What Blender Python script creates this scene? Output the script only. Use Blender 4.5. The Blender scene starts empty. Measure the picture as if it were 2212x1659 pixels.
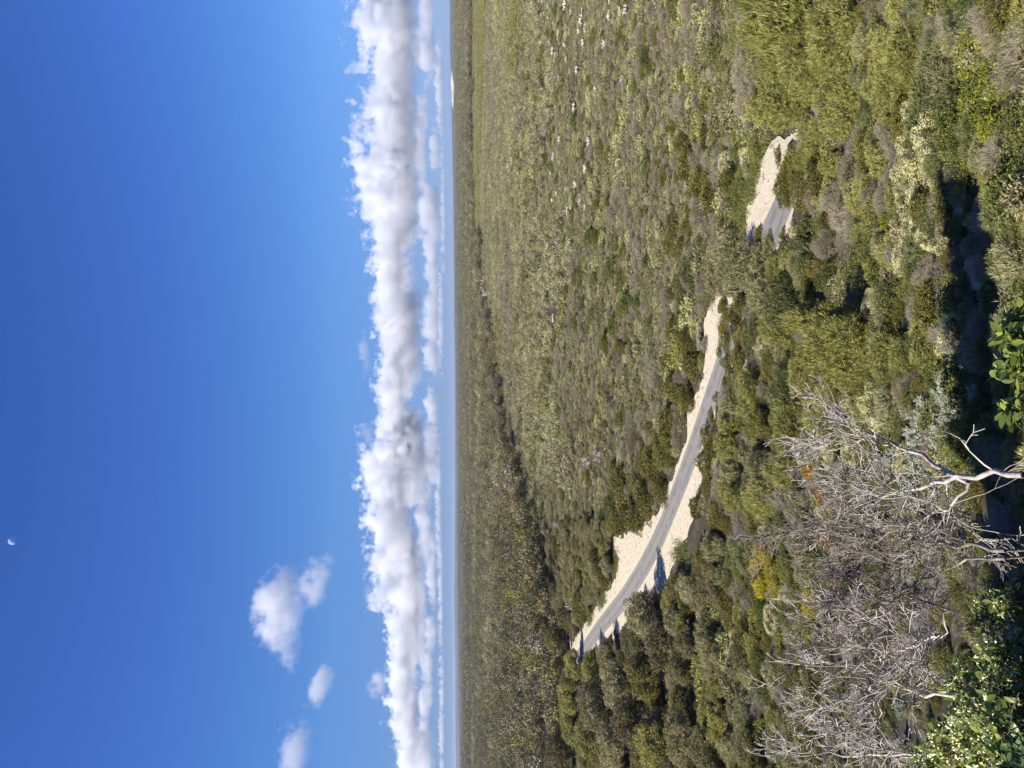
import bpy, math, random
import numpy as np
from mathutils import Matrix, Vector
sc = bpy.context.scene
COL = sc.collection
rad = math.radians
# ================= camera, world, sun, exposure =================
F_PX = 26/36*2212                    # the photograph measured on a 2212 x 1659 frame
PITCH = rad(4.42); EPS = 0.009       # looking slightly down; phone held on its side
cp, sp = math.cos(PITCH), math.sin(PITCH)
FWD = np.array([0, cp, -sp]); RGT = np.array([1., 0, 0]); DWN = -np.array([0, sp, cp])
XC = DWN - EPS*RGT; XC /= np.linalg.norm(XC)
YC = RGT + EPS*DWN; YC /= np.linalg.norm(YC)
cam = bpy.data.objects.new('camera', bpy.data.cameras.new('camera'))
COL.objects.link(cam); sc.camera = cam
cam.matrix_world = Matrix([[XC[i], YC[i], -FWD[i], 0] for i in range(3)] + [[0, 0, 0, 1]])
cam.data.lens = 26; cam.data.sensor_width = 36; cam.data.clip_start = .1; cam.data.clip_end = 90000
SUN_AZ, SUN_EL = rad(-116), rad(38)
S_DIR = Vector((math.sin(SUN_AZ)*math.cos(SUN_EL), math.cos(SUN_AZ)*math.cos(SUN_EL), math.sin(SUN_EL)))
sun = bpy.data.objects.new('sun', bpy.data.lights.new('sun', 'SUN')); COL.objects.link(sun)
sun.data.energy = 5.0; sun.data.angle = rad(.5); sun.data.color = (1, .92, .79)
sun.rotation_euler = S_DIR.to_track_quat('Z', 'Y').to_euler()
w = bpy.data.worlds.new('World'); sc.world = w; w.use_nodes = True
nt = w.node_tree; bg = nt.nodes['Background']
sky = nt.nodes.new('ShaderNodeTexSky'); sky.sky_type = 'NISHITA'; sky.sun_disc = False
sky.sun_elevation = SUN_EL; sky.sun_rotation = SUN_AZ; sky.altitude = 100
sky.air_density = 1.0; sky.dust_density = .2; sky.ozone_density = 2.5
bg.inputs[1].default_value = .0555
tcw = nt.nodes.new('ShaderNodeTexCoord'); sepw = nt.nodes.new('ShaderNodeSeparateXYZ')
rmp = nt.nodes.new('ShaderNodeValToRGB'); mulw = nt.nodes.new('ShaderNodeMix')
mulw.data_type = 'RGBA'; mulw.blend_type = 'MULTIPLY'; mulw.inputs[0].default_value = 1
SKYRAMP = [(0, .30, .473, 1.05), (.0087, .30, .473, 1.05), (.04, .315, .463, .977), (.0837, .342, .507, .937), (.1564, .401, .635, 1.046),
           (.2504, .383, .646, 1.111), (.3665, .36, .605, 1.224), (.5045, .325, .593, 1.18), (1, .5, .7, 1.1)]
els = rmp.color_ramp.elements
for i, (p, r_, g_, b_) in enumerate(SKYRAMP):
    e = els[i] if i < 2 else els.new(p)
    e.position = p; e.color = (r_, g_, b_, 1)
nt.links.new(tcw.outputs['Generated'], sepw.inputs[0]); nt.links.new(sepw.outputs['Z'], rmp.inputs[0])
nt.links.new(sky.outputs[0], mulw.inputs[6]); nt.links.new(rmp.outputs[0], mulw.inputs[7])
nt.links.new(mulw.outputs[2], bg.inputs[0])
sc.view_settings.view_transform = 'Standard'; sc.view_settings.look = 'None'; sc.view_settings.exposure = 1.16
sc.view_settings.gamma = 1
sc.cycles.max_bounces = 10; sc.cycles.diffuse_bounces = 3; sc.cycles.transmission_bounces = 4
sc.cycles.volume_bounces = 6; sc.cycles.volume_max_steps = 256; sc.cycles.transparent_max_bounces = 24

# ================= helpers =================
def ray(X, Y):
    d = FWD + (X-1106)/F_PX*XC - (Y-829.5)/F_PX*YC
    return d/np.linalg.norm(d)
def to_px(p):                       # photograph position of a world point
    p = np.atleast_2d(p); z = p@FWD; z = np.where(z < .05, .05, z)
    return 1106+F_PX*(p@XC)/z, 829.5-F_PX*(p@YC)/z
GY = np.array([-60, 0, 4, 8, 14, 24, 38, 58, 80, 105, 160, 900, 2500, 20000.])
GZ = np.array([-2, -5.2, -6.4, -8.2, -11.8, -16.6, -21.6, -26.2, -28.8, -30, -30.6, -31, -31, -31.])
def gz(y): return np.interp(y, GY, GZ)
def on_ground(X, Y, h=0.):
    d = ray(X, Y); lo, hi = 1., 12000.
    for _ in range(60):
        m = math.sqrt(lo*hi) if hi/lo > 1.5 else .5*(lo+hi); p = d*m
        if p[2] < gz(p[1])+h: hi = m
        else: lo = m
    return d*hi
def tag(o, label=None, cat=None, group=None, kind=None):
    if label: o['label'] = label
    if cat: o['category'] = cat
    if group: o['group'] = group
    if kind: o['kind'] = kind
    return o
def mesh(name, V, Q, tint=None, mat=None, smooth=False):
    V = np.asarray(V, np.float32).reshape(-1, 3); Q = np.asarray(Q, np.int32)
    me = bpy.data.meshes.new(name); n, k = Q.shape
    me.vertices.add(len(V)); me.vertices.foreach_set('co', V.ravel())
    me.loops.add(n*k); me.loops.foreach_set('vertex_index', Q.ravel())
    me.polygons.add(n); me.polygons.foreach_set('loop_start', np.arange(n, dtype=np.int32)*k)
    me.polygons.foreach_set('loop_total', np.full(n, k, np.int32))
    if smooth: me.polygons.foreach_set('use_smooth', np.ones(n, bool))
    if tint is not None:
        a = me.attributes.new('tint', 'FLOAT', 'FACE'); a.data.foreach_set('value', np.asarray(tint, np.float32))
    me.update(calc_edges=True)
    if mat: me.materials.append(mat)
    return me
def link(name, data, parent=None, loc=None):
    o = bpy.data.objects.new(name, data); COL.objects.link(o)
    if parent: o.parent = parent
    if loc is not None: o.location = loc
    return o
def nrm(a): return a/np.maximum(np.linalg.norm(a, axis=-1, keepdims=True), 1e-9)

# ================= materials =================
def newmat(name):
    m = bpy.data.materials.new(name); m.use_nodes = True; n = m.node_tree; n.nodes.clear()
    return m, n, n.nodes.new('ShaderNodeOutputMaterial')
def ramp(n, stops, src):
    r = n.nodes.new('ShaderNodeValToRGB'); el = r.color_ramp.elements
    for i, (p, c) in enumerate(stops):
        e = el[i] if i < 2 else el.new(p)
        e.position = p; e.color = (*c, 1)
    n.links.new(src, r.inputs[0]); return r
def leafmat(name, cols, trans=.25, rough=.55, vary=.25, gloss=.3):
    """leaf colours picked by the leaf's own tint and the plant's own random number"""
    m, n, out = newmat(name); L = n.links.new
    at = n.nodes.new('ShaderNodeAttribute'); at.attribute_name = 'tint'
    oi = n.nodes.new('ShaderNodeObjectInfo')
    ma = n.nodes.new('ShaderNodeMath'); ma.operation = 'MULTIPLY_ADD'; ma.inputs[1].default_value = vary
    ad = n.nodes.new('ShaderNodeMath'); ad.operation = 'MULTIPLY_ADD'; ad.inputs[1].default_value = 1-vary; ad.inputs[2].default_value = 0
    L(at.outputs['Fac'], ad.inputs[0]); L(oi.outputs['Random'], ma.inputs[0]); L(ad.outputs[0], ma.inputs[2])
    g_ = 1.7 if 'feathery' in name or 'wispy' in name else 1.5 if trans > .06 and 'blossom' not in name and 'silver' not in name else 1.0
    cols = [(min(.8, c[0]*g_), min(.8, c[1]*g_), min(.8, c[2]*g_*.9)) for c in cols]
    k = len(cols); r = ramp(n, [(i/(k-1), c) for i, c in enumerate(cols)], ma.outputs[0])
    p = n.nodes.new('ShaderNodeBsdfPrincipled'); p.inputs['Roughness'].default_value = rough
    p.inputs['Specular IOR Level'].default_value = gloss
    L(r.outputs[0], p.inputs['Base Color'])
    t = n.nodes.new('ShaderNodeBsdfTranslucent'); L(r.outputs[0], t.inputs['Color'])
    mx = n.nodes.new('ShaderNodeMixShader'); mx.inputs[0].default_value = trans
    L(p.outputs[0], mx.inputs[1]); L(t.outputs[0], mx.inputs[2]); L(mx.outputs[0], out.inputs['Surface'])
    return m
def noisemat(name, stops, scale, rough=.9, detail=8, bump=.3, bscale=None, bdist=.05, coord='pos'):
    m, n, out = newmat(name); L = n.links.new
    ge = n.nodes.new('ShaderNodeNewGeometry')
    no = n.nodes.new('ShaderNodeTexNoise'); no.inputs['Scale'].default_value = scale; no.inputs['Detail'].default_value = detail
    no.inputs['Roughness'].default_value = .65
    L(ge.outputs['Position'], no.inputs['Vector'])
    r = ramp(n, stops, no.outputs['Fac'])
    p = n.nodes.new('ShaderNodeBsdfPrincipled'); p.inputs['Roughness'].default_value = rough; p.inputs['Specular IOR Level'].default_value = .2
    L(r.outputs[0], p.inputs['Base Color'])
    b = n.nodes.new('ShaderNodeBump'); b.inputs['Strength'].default_value = bump; b.inputs['Distance'].default_value = bdist
    n2 = n.nodes.new('ShaderNodeTexNoise'); n2.inputs['Scale'].default_value = bscale or scale*3; n2.inputs['Detail'].default_value = 6
    L(ge.outputs['Position'], n2.inputs['Vector']); L(n2.outputs['Fac'], b.inputs['Height']); L(b.outputs[0], p.inputs['Normal'])
    L(p.outputs[0], out.inputs['Surface'])
    return m
M = {}
M['feather'] = leafmat('feathery foliage', [(.04, .045, .012), (.12, .125, .036), (.2, .195, .065), (.36, .33, .17)], .3)
M['feather_yellow'] = leafmat('yellow feathery foliage', [(.08, .08, .01), (.20, .18, .018), (.30, .25, .03), (.38, .27, .05)], .3)
M['feather_dark'] = leafmat('dark feathery foliage', [(.02, .028, .012), (.065, .078, .03), (.12, .13, .055), (.24, .235, .12)], .3)
M['wispy'] = leafmat('grey green wispy foliage', [(.05, .052, .028), (.12, .12, .06), (.19, .185, .1), (.33, .31, .2)], .3)
M['olive'] = leafmat('dense olive foliage', [(.02, .022, .006), (.072, .068, .015), (.125, .113, .026), (.20, .178, .055)], .2)
M['green'] = leafmat('bright green foliage', [(.026, .032, .01), (.075, .087, .022), (.125, .137, .042), (.21, .21, .08)], .3)
M['greygreen'] = leafmat('grey green scrub foliage', [(.045, .043, .02), (.122, .114, .06), (.205, .189, .108), (.345, .315, .21)], .2)
M['yellowgreen'] = leafmat('yellow green scrub foliage', [(.05, .052, .014), (.12, .118, .03), (.19, .182, .05), (.28, .26, .1)], .2)
M['pale'] = leafmat('pale scrub foliage', [(.1, .11, .045), (.19, .2, .09), (.29, .3, .15), (.40, .40, .24)], .2)
M['brush'] = leafmat('dead grey twigs', [(.06, .05, .038), (.15, .13, .102), (.25, .222, .182), (.40, .365, .31)], .05)
M['brush_brown'] = leafmat('dead brown twigs', [(.1, .07, .045), (.17, .12, .085), (.24, .18, .14), (.30, .25, .2)], .05)
M['silver'] = leafmat('silver foliage', [(.12, .14, .11), (.28, .31, .26), (.46, .49, .42), (.62, .64, .57)], .2)
M['broad'] = leafmat('broad glossy leaves', [(.035, .055, .012), (.085, .115, .025), (.14, .175, .04), (.22, .25, .075)], .3, .35, .1, .5)
M['broad_shaded'] = leafmat('shade darkened broad leaves', [(.015, .03, .012), (.03, .055, .02), (.05, .09, .03), (.08, .12, .04)], .2, .45, .1, .4)  # darker copy of the broad leaves, foreground shade put into the colour
M['lime'] = leafmat('lime young leaves', [(.045, .055, .008), (.12, .135, .016), (.22, .23, .03), (.36, .35, .07)], .35)
M['orange'] = leafmat('orange dying foliage', [(.14, .085, .02), (.3, .17, .03), (.4, .2, .04), (.42, .3, .09)], .25)
M['forest'] = leafmat('dull forest foliage', [(.03, .03, .013), (.1, .094, .042), (.17, .153, .076), (.26, .23, .135)], .15, vary=.45)
M['forest_brown'] = leafmat('brown forest foliage', [(.05, .042, .018), (.095, .08, .038), (.145, .122, .064), (.19, .165, .1)], .15, vary=.45)
M['woodland'] = leafmat('dull woodland foliage', [(.022, .024, .012), (.058, .056, .027), (.1, .09, .048), (.15, .132, .08)], .12, vary=.35)
M['flower'] = leafmat('cream blossom', [(.45, .42, .2), (.62, .6, .32), (.74, .72, .45), (.8, .79, .6)], .2)
M['bark'] = noisemat('bark', [(0, (.05, .04, .035)), (.5, (.13, .11, .1)), (1, (.24, .21, .19))], 8, bump=.6)
M['deadwood'] = noisemat('bleached dead wood', [(.3, (.16, .14, .13)), (.5, (.34, .31, .29)), (.72, (.56, .53, .5))], 9, bump=.4, bscale=30, bdist=.01)
M['deadwood_grey'] = noisemat('weathered twigs', [(.3, (.07, .058, .052)), (.5, (.16, .14, .125)), (.72, (.32, .285, .26))], 5, bump=.4, bscale=30, bdist=.01)
M['ground'] = noisemat('leaf litter soil', [(.3, (.025, .021, .014)), (.5, (.045, .038, .025)), (.7, (.08, .066, .045))], .35, bump=.6, bscale=2, bdist=.3)
M['sand'] = noisemat('limestone sand', [(.25, (.29, .245, .17)), (.42, (.425, .375, .285)), (.7, (.52, .465, .365))], 1.6, bump=.5, bscale=3.5, bdist=.12)
M['rock'] = noisemat('pale limestone', [(.25, (.14, .12, .1)), (.45, (.3, .27, .235)), (.7, (.44, .41, .36))], 2.2, bump=.6, bscale=6, bdist=.1)
M['grass'] = leafmat('verge grass', [(.035, .045, .012), (.07, .085, .022), (.115, .125, .04), (.2, .185, .08)], .3)
M['white'] = noisemat('white bloom', [(.3, (.6, .57, .45)), (.7, (.8, .78, .7))], 40)
M['path'] = noisemat('brown litter path', [(.3, (.11, .075, .055)), (.5, (.19, .14, .11)), (.7, (.27, .21, .17))], 3, bump=.5, bscale=14, bdist=.04)
def asphalt():
    m, n, out = newmat('asphalt'); L = n.links.new
    at = n.nodes.new('ShaderNodeAttribute'); at.attribute_name = 'across'      # -1..1 over the width: wheel tracks polish the tar
    ge = n.nodes.new('ShaderNodeNewGeometry'); no = n.nodes.new('ShaderNodeTexNoise'); no.inputs['Scale'].default_value = .7; no.inputs['Detail'].default_value = 8
    L(ge.outputs['Position'], no.inputs['Vector'])
    ab = n.nodes.new('ShaderNodeMath'); ab.operation = 'ABSOLUTE'; L(at.outputs['Fac'], ab.inputs[0])
    pk = n.nodes.new('ShaderNodeMath'); pk.operation = 'COMPARE'; pk.inputs[1].default_value = .45; pk.inputs[2].default_value = .16; L(ab.outputs[0], pk.inputs[0])
    ad = n.nodes.new('ShaderNodeMath'); ad.operation = 'MULTIPLY_ADD'; ad.inputs[1].default_value = .18; L(pk.outputs[0], ad.inputs[0]); L(no.outputs['Fac'], ad.inputs[2])
    r = ramp(n, [(.3, (.165, .158, .148)), (.5, (.20, .192, .178)), (.68, (.15, .145, .136)), (.85, (.13, .126, .12))], ad.outputs[0])
    p = n.nodes.new('ShaderNodeBsdfPrincipled'); p.inputs['Roughness'].default_value = .85; L(r.outputs[0], p.inputs['Base Color']); L(p.outputs[0], out.inputs['Surface'])
    return m
M['asphalt'] = asphalt()

# ================= shape makers (numpy) =================
def leaves(P, D, N, Ln, Wd, bend):
    """diamond leaves: base P, direction D, face normal N, length, width, bend downwards"""
    S = nrm(np.cross(D, N)); up = nrm(np.cross(S, D))
    mid = P + D*(Ln*.45)[:, None] + up*(Ln*bend)[:, None]; tip = P + D*Ln[:, None]
    V = np.stack([P, mid+S*(Wd*.5)[:, None], tip, mid-S*(Wd*.5)[:, None]], 1)
    n = len(P); return V.reshape(-1, 3), np.arange(n*4).reshape(n, 4)
def rdir(rng, n): return nrm(rng.normal(size=(n, 3)))
def blobs(rng, R, H, n, rb, base=.15):
    """overlapping clumps that fill a dome: centres and radii"""
    d = rdir(rng, n); d[:, 2] = np.abs(d[:, 2])*1.0
    k = rng.uniform(.35, 1, n)**.5
    az = np.arctan2(d[:, 1], d[:, 0]); lob = 1+.22*np.sin(az*2+rng.uniform(0, 6))+.16*np.sin(az*3+rng.uniform(0, 6))+rng.normal(0, .1, n)
    C = d*(k*lob)[:, None]*np.array([R-rb*R, R-rb*R, H-rb*R]); C[:, 2] += H*base*rng.uniform(0, 1, n)
    r = rb*R*rng.uniform(.4, 1.35, n)
    return C, r
def shell(rng, C, r, n, thick=.3, zmin=0.02, shag=.13):
    """points near the outer skin of the clumps, with outward directions"""
    p = r**2/np.sum(r**2); k = rng.choice(len(r), size=n*3, p=p); d = rdir(rng, n*3)
    P = C[k] + d*(r[k]*(1-thick*rng.uniform(0, 1, n*3)**1.5+np.abs(rng.normal(0, shag, n*3))))[:, None]
    ok = P[:, 2] > zmin
    for j in range(len(r)):
        ok &= (np.linalg.norm(P-C[j], axis=1) > r[j]*.72) | (k == j)
    P, d, k = P[ok][:n], d[ok][:n], k[ok][:n]
    return P, d, k
def tube(paths, sides=4):
    """tapered limbs from [(points, radii)]"""
    VV, QQ, off = [], [], 0
    for pts, rr in paths:
        pts = np.asarray(pts, float); m = len(pts)
        T = nrm(np.gradient(pts, axis=0)); a = nrm(np.cross(T, [.31, .17, .93])); b = np.cross(T, a)
        an = np.arange(sides)*2*math.pi/sides
        ring = pts[:, None]+(a[:, None]*np.cos(an)[None, :, None]+b[:, None]*np.sin(an)[None, :, None])*np.asarray(rr)[:, None, None]
        VV.append(ring.reshape(-1, 3))
        i = np.arange(m-1)[:, None]*sides; j = np.arange(sides)[None]; j2 = (j+1) % sides
        QQ.append(np.stack([i+j, i+j2, i+sides+j2, i+sides+j], -1).reshape(-1, 4)+off); off += m*sides
    return np.concatenate(VV), np.concatenate(QQ)
def wiggle(rng, a, b, n=6, amp=.08):
    t = np.linspace(0, 1, n)[:, None]; L = np.linalg.norm(b-a)
    o = np.cumsum(rng.normal(size=(n, 3))*amp*L/n, 0); o -= t*o[-1]
    return a*(1-t)+b*t+o
def stems(rng, R, H, n=7, r0=.05):
    out = []
    for i in range(n):
        az = rng.uniform(0, 6.28); q = rng.uniform(.3, .75)
        a = np.array([rng.normal()*.12, rng.normal()*.12, -.35]); b = np.array([math.cos(az)*R*q, math.sin(az)*R*q, H*rng.uniform(.55, .85)])
        pts = wiggle(rng, a, b, 6, .25); out.append((pts, r0*np.linspace(1, .25, 6)))
        for _ in range(2):
            s = pts[rng.integers(2, 5)]; e = s+np.array([rng.normal()*.25*R, rng.normal()*.25*R, H*.25])
            out.append((wiggle(rng, s, e, 4, .2), r0*np.linspace(.5, .12, 4)))
    return tube(out, 4)
def branching(rng, start, dirn, length, r, depth, out, spread=.6, up=.25, split=(2, 4), seg=5, twig=.0035, leader=True):
    """recursive bare limbs"""
    n = seg; pts = [np.array(start)]; d = np.array(dirn, float); d /= np.linalg.norm(d)
    for i in range(n):
        d = d+rng.normal(size=3)*.16+np.array([0, 0, up*.12]); d /= np.linalg.norm(d)
        pts.append(pts[-1]+d*length/n)
    rr = np.linspace(r, max(r*.5, twig), n+1); out.append((np.array(pts), rr))
    if depth <= 0: return
    for k in range(rng.integers(split[0], split[1]+1)):
        i = rng.integers(2, n+1); nd = d+rng.normal(size=3)*spread; nd[2] += up*.4
        branching(rng, pts[i], nd, length*rng.uniform(.5, .8), max(rr[i]*.62, twig), depth-1, out, spread, up, split, max(3, seg-1), twig)
    if leader: branching(rng, pts[-1], d+rng.normal(size=3)*.2, length*.75, max(rr[-1]*.85, twig), depth-1, out, spread, up, split, max(3, seg-1), twig)

# ---- plant kinds: each is (foliage parts, stems) at unit size, radius about 1, height about .9
def joined(a, b):
    me = mesh('stem', np.concatenate([a[0], b[0]]), np.concatenate([a[1], b[1]+len(a[0])]), None, M['bark']); me.materials.append(M['deadwood'])
    me.polygons.foreach_set('material_index', np.r_[np.zeros(len(a[1]), np.int32), np.ones(len(b[1]), np.int32)]); return me
def k_feather(seed, mat, n=10500, L=.17, W=.0155, lean=.25):
    rng = np.random.default_rng(seed); C, r = blobs(rng, 1, .95, 40, .28)
    nt = n//7; P, d, k = shell(rng, C, r, nt, .5); nt = len(P); j = np.repeat(np.arange(nt), 7)
    ax = nrm(d*.6+np.array([lean, 0, .8])+rng.normal(size=(nt, 3))*.32); tt_ = rng.normal(.45, .16, nt)
    D = nrm(ax[j]+rng.normal(size=(nt*7, 3))*.3); Ln = L*rng.uniform(.55, 1.35, nt*7)
    V, Q = leaves(P[j]-ax[j]*L*.35+rng.normal(size=(nt*7, 3))*.012, D, d[j]+rdir(rng, nt*7)*.7, Ln, W*rng.uniform(.6, 1.4, nt*7), rng.uniform(-.03, .2, nt*7))
    tw = []
    for i in rng.choice(nt, 46):
        e = P[i]*1.04+ax[i]*.06; tw.append((wiggle(rng, P[i]*.6, e, 6, .22), np.linspace(.009, .003, 6)))
    return [('foliage', mesh('foliage', V, Q, np.clip(tt_[j]+rng.normal(0, .12, nt*7), 0, 1), M[mat])), ], ('stem', joined(stems(rng, 1, .9, 8, .022), tube(tw, 3)))
def k_leafy(seed, mat, n=9000, L=.055, W=.035, nb=40, rb=.28, H=.9, up=.35, thick=.3, flower=0, fl=.03, bark='bark', tmean=.45):
    rng = np.random.default_rng(seed); C, r = blobs(rng, 1, H, nb, rb); q = 5
    nt = int(n*.8)//q; P, d, k = shell(rng, C, r, nt, thick); nt = len(P); j = np.repeat(np.arange(nt), q); m = nt*q
    ax = nrm(d*.6+rdir(rng, nt)*.6+np.array([0, 0, up])); D = nrm(ax[j]+rdir(rng, m)*.75); Ln = L*1.22*rng.uniform(.6, 1.4, m)
    V, Q = leaves(P[j]+rng.normal(size=(m, 3))*L*.25, D, nrm(ax[j]+rdir(rng, m)*.7), Ln, W*1.2*rng.uniform(.7, 1.3, m), rng.uniform(-.1, .15, m))
    tb = rng.normal(0, .13, len(r)); t = np.clip((rng.normal(tmean, .17, nt)+tb[k])[j]+rng.normal(0, .09, m), 0, 1)
    parts = [('foliage', mesh('foliage', V, Q, t, M[mat]))]
    if flower:
        P, d, k = shell(rng, C, r*1.03, flower*3, .08); cl = rdir(rng, 60); s = np.sin(P@cl[3]*9)+np.sin(P@cl[7]*11+1)+np.sin(P@cl[11]*13+2)
        P = P[s > -.2][:flower]; d = d[s > -.2][:flower]
        P = np.repeat(P, 3, 0)+rng.normal(size=(len(P)*3, 3))*fl*.4; d = np.repeat(d, 3, 0)
        D = nrm(d+rdir(rng, len(P))*.9); V, Q = leaves(P, D, nrm(d+rdir(rng, len(P))*.5), fl*rng.uniform(.7, 1.3, len(P)), fl*rng.uniform(.7, 1.1, len(P)), rng.uniform(0, .2, len(P)))
        parts.append(('blossom', mesh('blossom', V, Q, np.clip(rng.normal(.5, .25, len(P)), 0, 1), M['flower'])))
    return parts, ('stem', mesh('stem', *stems(rng, 1, H, 8, .025), None, M[bark]))
def k_brush(seed, mat, n=9000, L=.16, W=.006):
    rng = np.random.default_rng(seed); C, r = blobs(rng, 1, .8, 26, .32)
    P, d, k = shell(rng, C, r, n, .8)
    D = nrm(P*np.array([.8, .8, .9])+d*.5+rng.normal(size=P.shape)*.45+np.array([0, 0, .3])); Ln = L*rng.uniform(.5, 1.5, len(P))
    V, Q = leaves(P-D*Ln[:, None]*.4, D, rdir(rng, len(P)), Ln, W*rng.uniform(.6, 1.6, len(P)), rng.uniform(-.1, .1, len(P)))
    out = []
    for i in range(9): branching(rng, (rng.normal()*.08, rng.normal()*.08, -.2), (rng.normal()*.6, rng.normal()*.6, 1), .5, .02, 2, out, .6, .2, (2, 3), 4, .004)
    return [('twigs', mesh('twigs', V, Q, np.clip(rng.normal(.5, .22, len(P)), 0, 1), M[mat]))], ('stem', mesh('stem', *tube(out, 3), None, M['deadwood_grey']))
def k_silver(seed):
    rng = np.random.default_rng(seed); pts, dr = [], []
    out = []
    for i in range(34): branching(rng, (rng.normal()*.15, rng.normal()*.15, 0), (rng.normal()*.7, rng.normal()*.7, .9), .42, .012, 2, out, .5, .3, (2, 3), 4, .004)
    for p_, r_ in out:
        if r_[0] > .0085: continue
        s = np.linspace(0, 1, 14)[:, None]; i = (s[:, 0]*(len(p_)-1)).astype(int).clip(0, len(p_)-2); f = s[:, 0]*(len(p_)-1)-i
        q = p_[i]*(1-f)[:, None]+p_[i+1]*f[:, None]; pts.append(np.repeat(q, 3, 0)); dr.append(np.repeat(nrm(p_[i+1]-p_[i]), 3, 0))
    P = np.concatenate(pts)+0; T = np.concatenate(dr); D = nrm(T*.7+rdir(rng, len(P))*.8)
    V, Q = leaves(P, D, rdir(rng, len(P)), .062*rng.uniform(.6, 1.3, len(P)), .024*rng.uniform(.8, 1.2, len(P)), rng.uniform(0, .1, len(P)))
    return [('foliage', mesh('foliage', V, Q, np.clip(rng.normal(.55, .22, len(P)), 0, 1), M['silver']))], ('stem', mesh('stem', *tube(out, 3), None, M['deadwood_grey']))
def k_tree(seed, mat, n=11000, L=.045, W=.032, trunk=.35):
    """low spreading coastal tree, radius 1, height 1.5"""
    rng = np.random.default_rng(seed); nb = 60; d = rdir(rng, nb); d[:, 2] = np.abs(d[:, 2])*.9-.12; az = np.arctan2(d[:, 1], d[:, 0])
    C = d*(rng.uniform(.4, .85, nb)*(1+.2*np.sin(az*3+seed)))[:, None]*np.array([1, 1, .8])+np.array([0, 0, .72]); r = rng.uniform(.09, .27, nb)
    P, dd, k = shell(rng, C, r, n//6, .45); jj = np.repeat(np.arange(len(P)), 6); tx = rng.normal(0, .15, len(P))[jj]; ax = nrm(dd*.5+rdir(rng, len(P))*.7)[jj]; P = P[jj]+rng.normal(size=(len(jj), 3))*.016; dd = dd[jj]; k = k[jj]
    D = nrm(ax+rdir(rng, len(P))*.7); Ln = L*1.15*rng.uniform(.6, 1.4, len(P))
    V, Q = leaves(P, D, nrm(dd+rdir(rng, len(P))*.9), Ln, W*rng.uniform(.7, 1.3, len(P)), rng.uniform(-.1, .1, len(P)))
    tb = rng.normal(0, .13, nb); t = np.clip(rng.normal(.5, .1, len(P))+tb[k]+tx, 0, 1)
    out = [(wiggle(rng, np.array([0, 0, -.2]), np.array([.05, .04, trunk+.15]), 6, .1), np.linspace(.07, .05, 6))]
    for i in range(16):
        out.append((wiggle(rng, np.array([.03, .03, trunk*rng.uniform(.5, 1.2)]), C[i*2], 6, .18), np.linspace(.038, .008, 6)))
    return [('crown', mesh('crown', V, Q, t, M[mat]))], ('trunk', mesh('trunk', *tube(out, 5), None, M['bark']))
def k_dead(seed, depth=4, n0=1, spread=.55, r=.035, mat='deadwood', L=.55, split=(2, 3), twig=.004, sides=4):
    rng = np.random.default_rng(seed); out = []
    for i in range(n0): branching(rng, (rng.normal()*.06, rng.normal()*.06, -.15), (rng.normal()*.3*min(n0, 2), rng.normal()*.3*min(n0, 2), 1), L, r, depth, out, spread, .3, split, 5, twig)
    return [('limbs', mesh('limbs', *tube(out, sides), None, M[mat]))], None

print('prototypes')
K = {
 'feathery_shrub': [k_feather(s, 'feather') for s in (1, 2, 3)],
 'feathery_mound': [k_feather(s, 'feather', 30000, .105, .0105) for s in (4, 6)],
 'yellow_shrub': [k_feather(5, 'feather_yellow')],
 'dark_shrub': [k_feather(s, 'feather_dark') for s in (7, 8)],
 'olive_shrub': [k_leafy(s, 'olive', 12000, .06, .022, 44, .26, .8, .8) for s in (10, 11, 12)],
 'green_shrub': [k_leafy(s, 'green', 9000, .06, .03) for s in (14, 15)],
 'scrub_bush': [k_leafy(s, m_, 4600, .1, .04, 22, .27, .75, .5, .7) for s, m_ in ((20, 'greygreen'), (21, 'greygreen'), (22, 'yellowgreen'), (23, 'greygreen'))],
 'pale_bush': [k_leafy(s, 'pale', 4200, .09, .045, 20, .27, .7, .5, .7) for s in (26, 27)],
 'dead_bush': [k_brush(s, 'brush') for s in (30, 31, 32)],
 'brown_bush': [k_brush(34, 'brush_brown')],
 'flowering_shrub': [k_leafy(s, 'greygreen', 7000, .035, .016, 30, .32, .85, .4, .4, 2600, .026) for s in (36, 37)],
 'cream_shrub': [k_leafy(39, 'green', 3500, .03, .016, 34, .26, .8, .4, .5, 2400, .03)],
 'silver_shrub': [k_silver(s) for s in (40, 41)],
 'lime_shrub': [k_leafy(s, 'lime', 4200, .055, .03, 40, .22, .8, .9, .6) for s in (43, 44)],
 'orange_shrub': [k_feather(46, 'orange', 5000)],
 'wispy_shrub': [k_feather(s, 'wispy') for s in (47, 48)],
 'coastal_tree': [k_tree(s, m_, 26000, .036, .024) for s, m_ in ((50, 'forest'), (51, 'greygreen'), (52, 'olive'), (53, 'forest_brown'), (54, 'forest'), (55, 'yellowgreen'))],
 'dead_tree': [k_dead(s, 4, 1, .6, .04, 'deadwood', .45, (2, 3), .006) for s in (60, 61, 62)],
 'dead_shrub': [k_dead(s, 4, 12, .5, .014, m_, .42, (2, 3), .003, 3) for s, m_ in ((65, 'deadwood'), (66, 'deadwood'), (67, 'deadwood_grey'))],
}
HGT = {'coastal_tree': 1.45, 'dead_tree': 1.6, 'dead_shrub': 1.2, 'silver_shrub': 1.0}
THINGS = []           # [object, kind, x, y, r]
rnd = random.Random(7)
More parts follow.
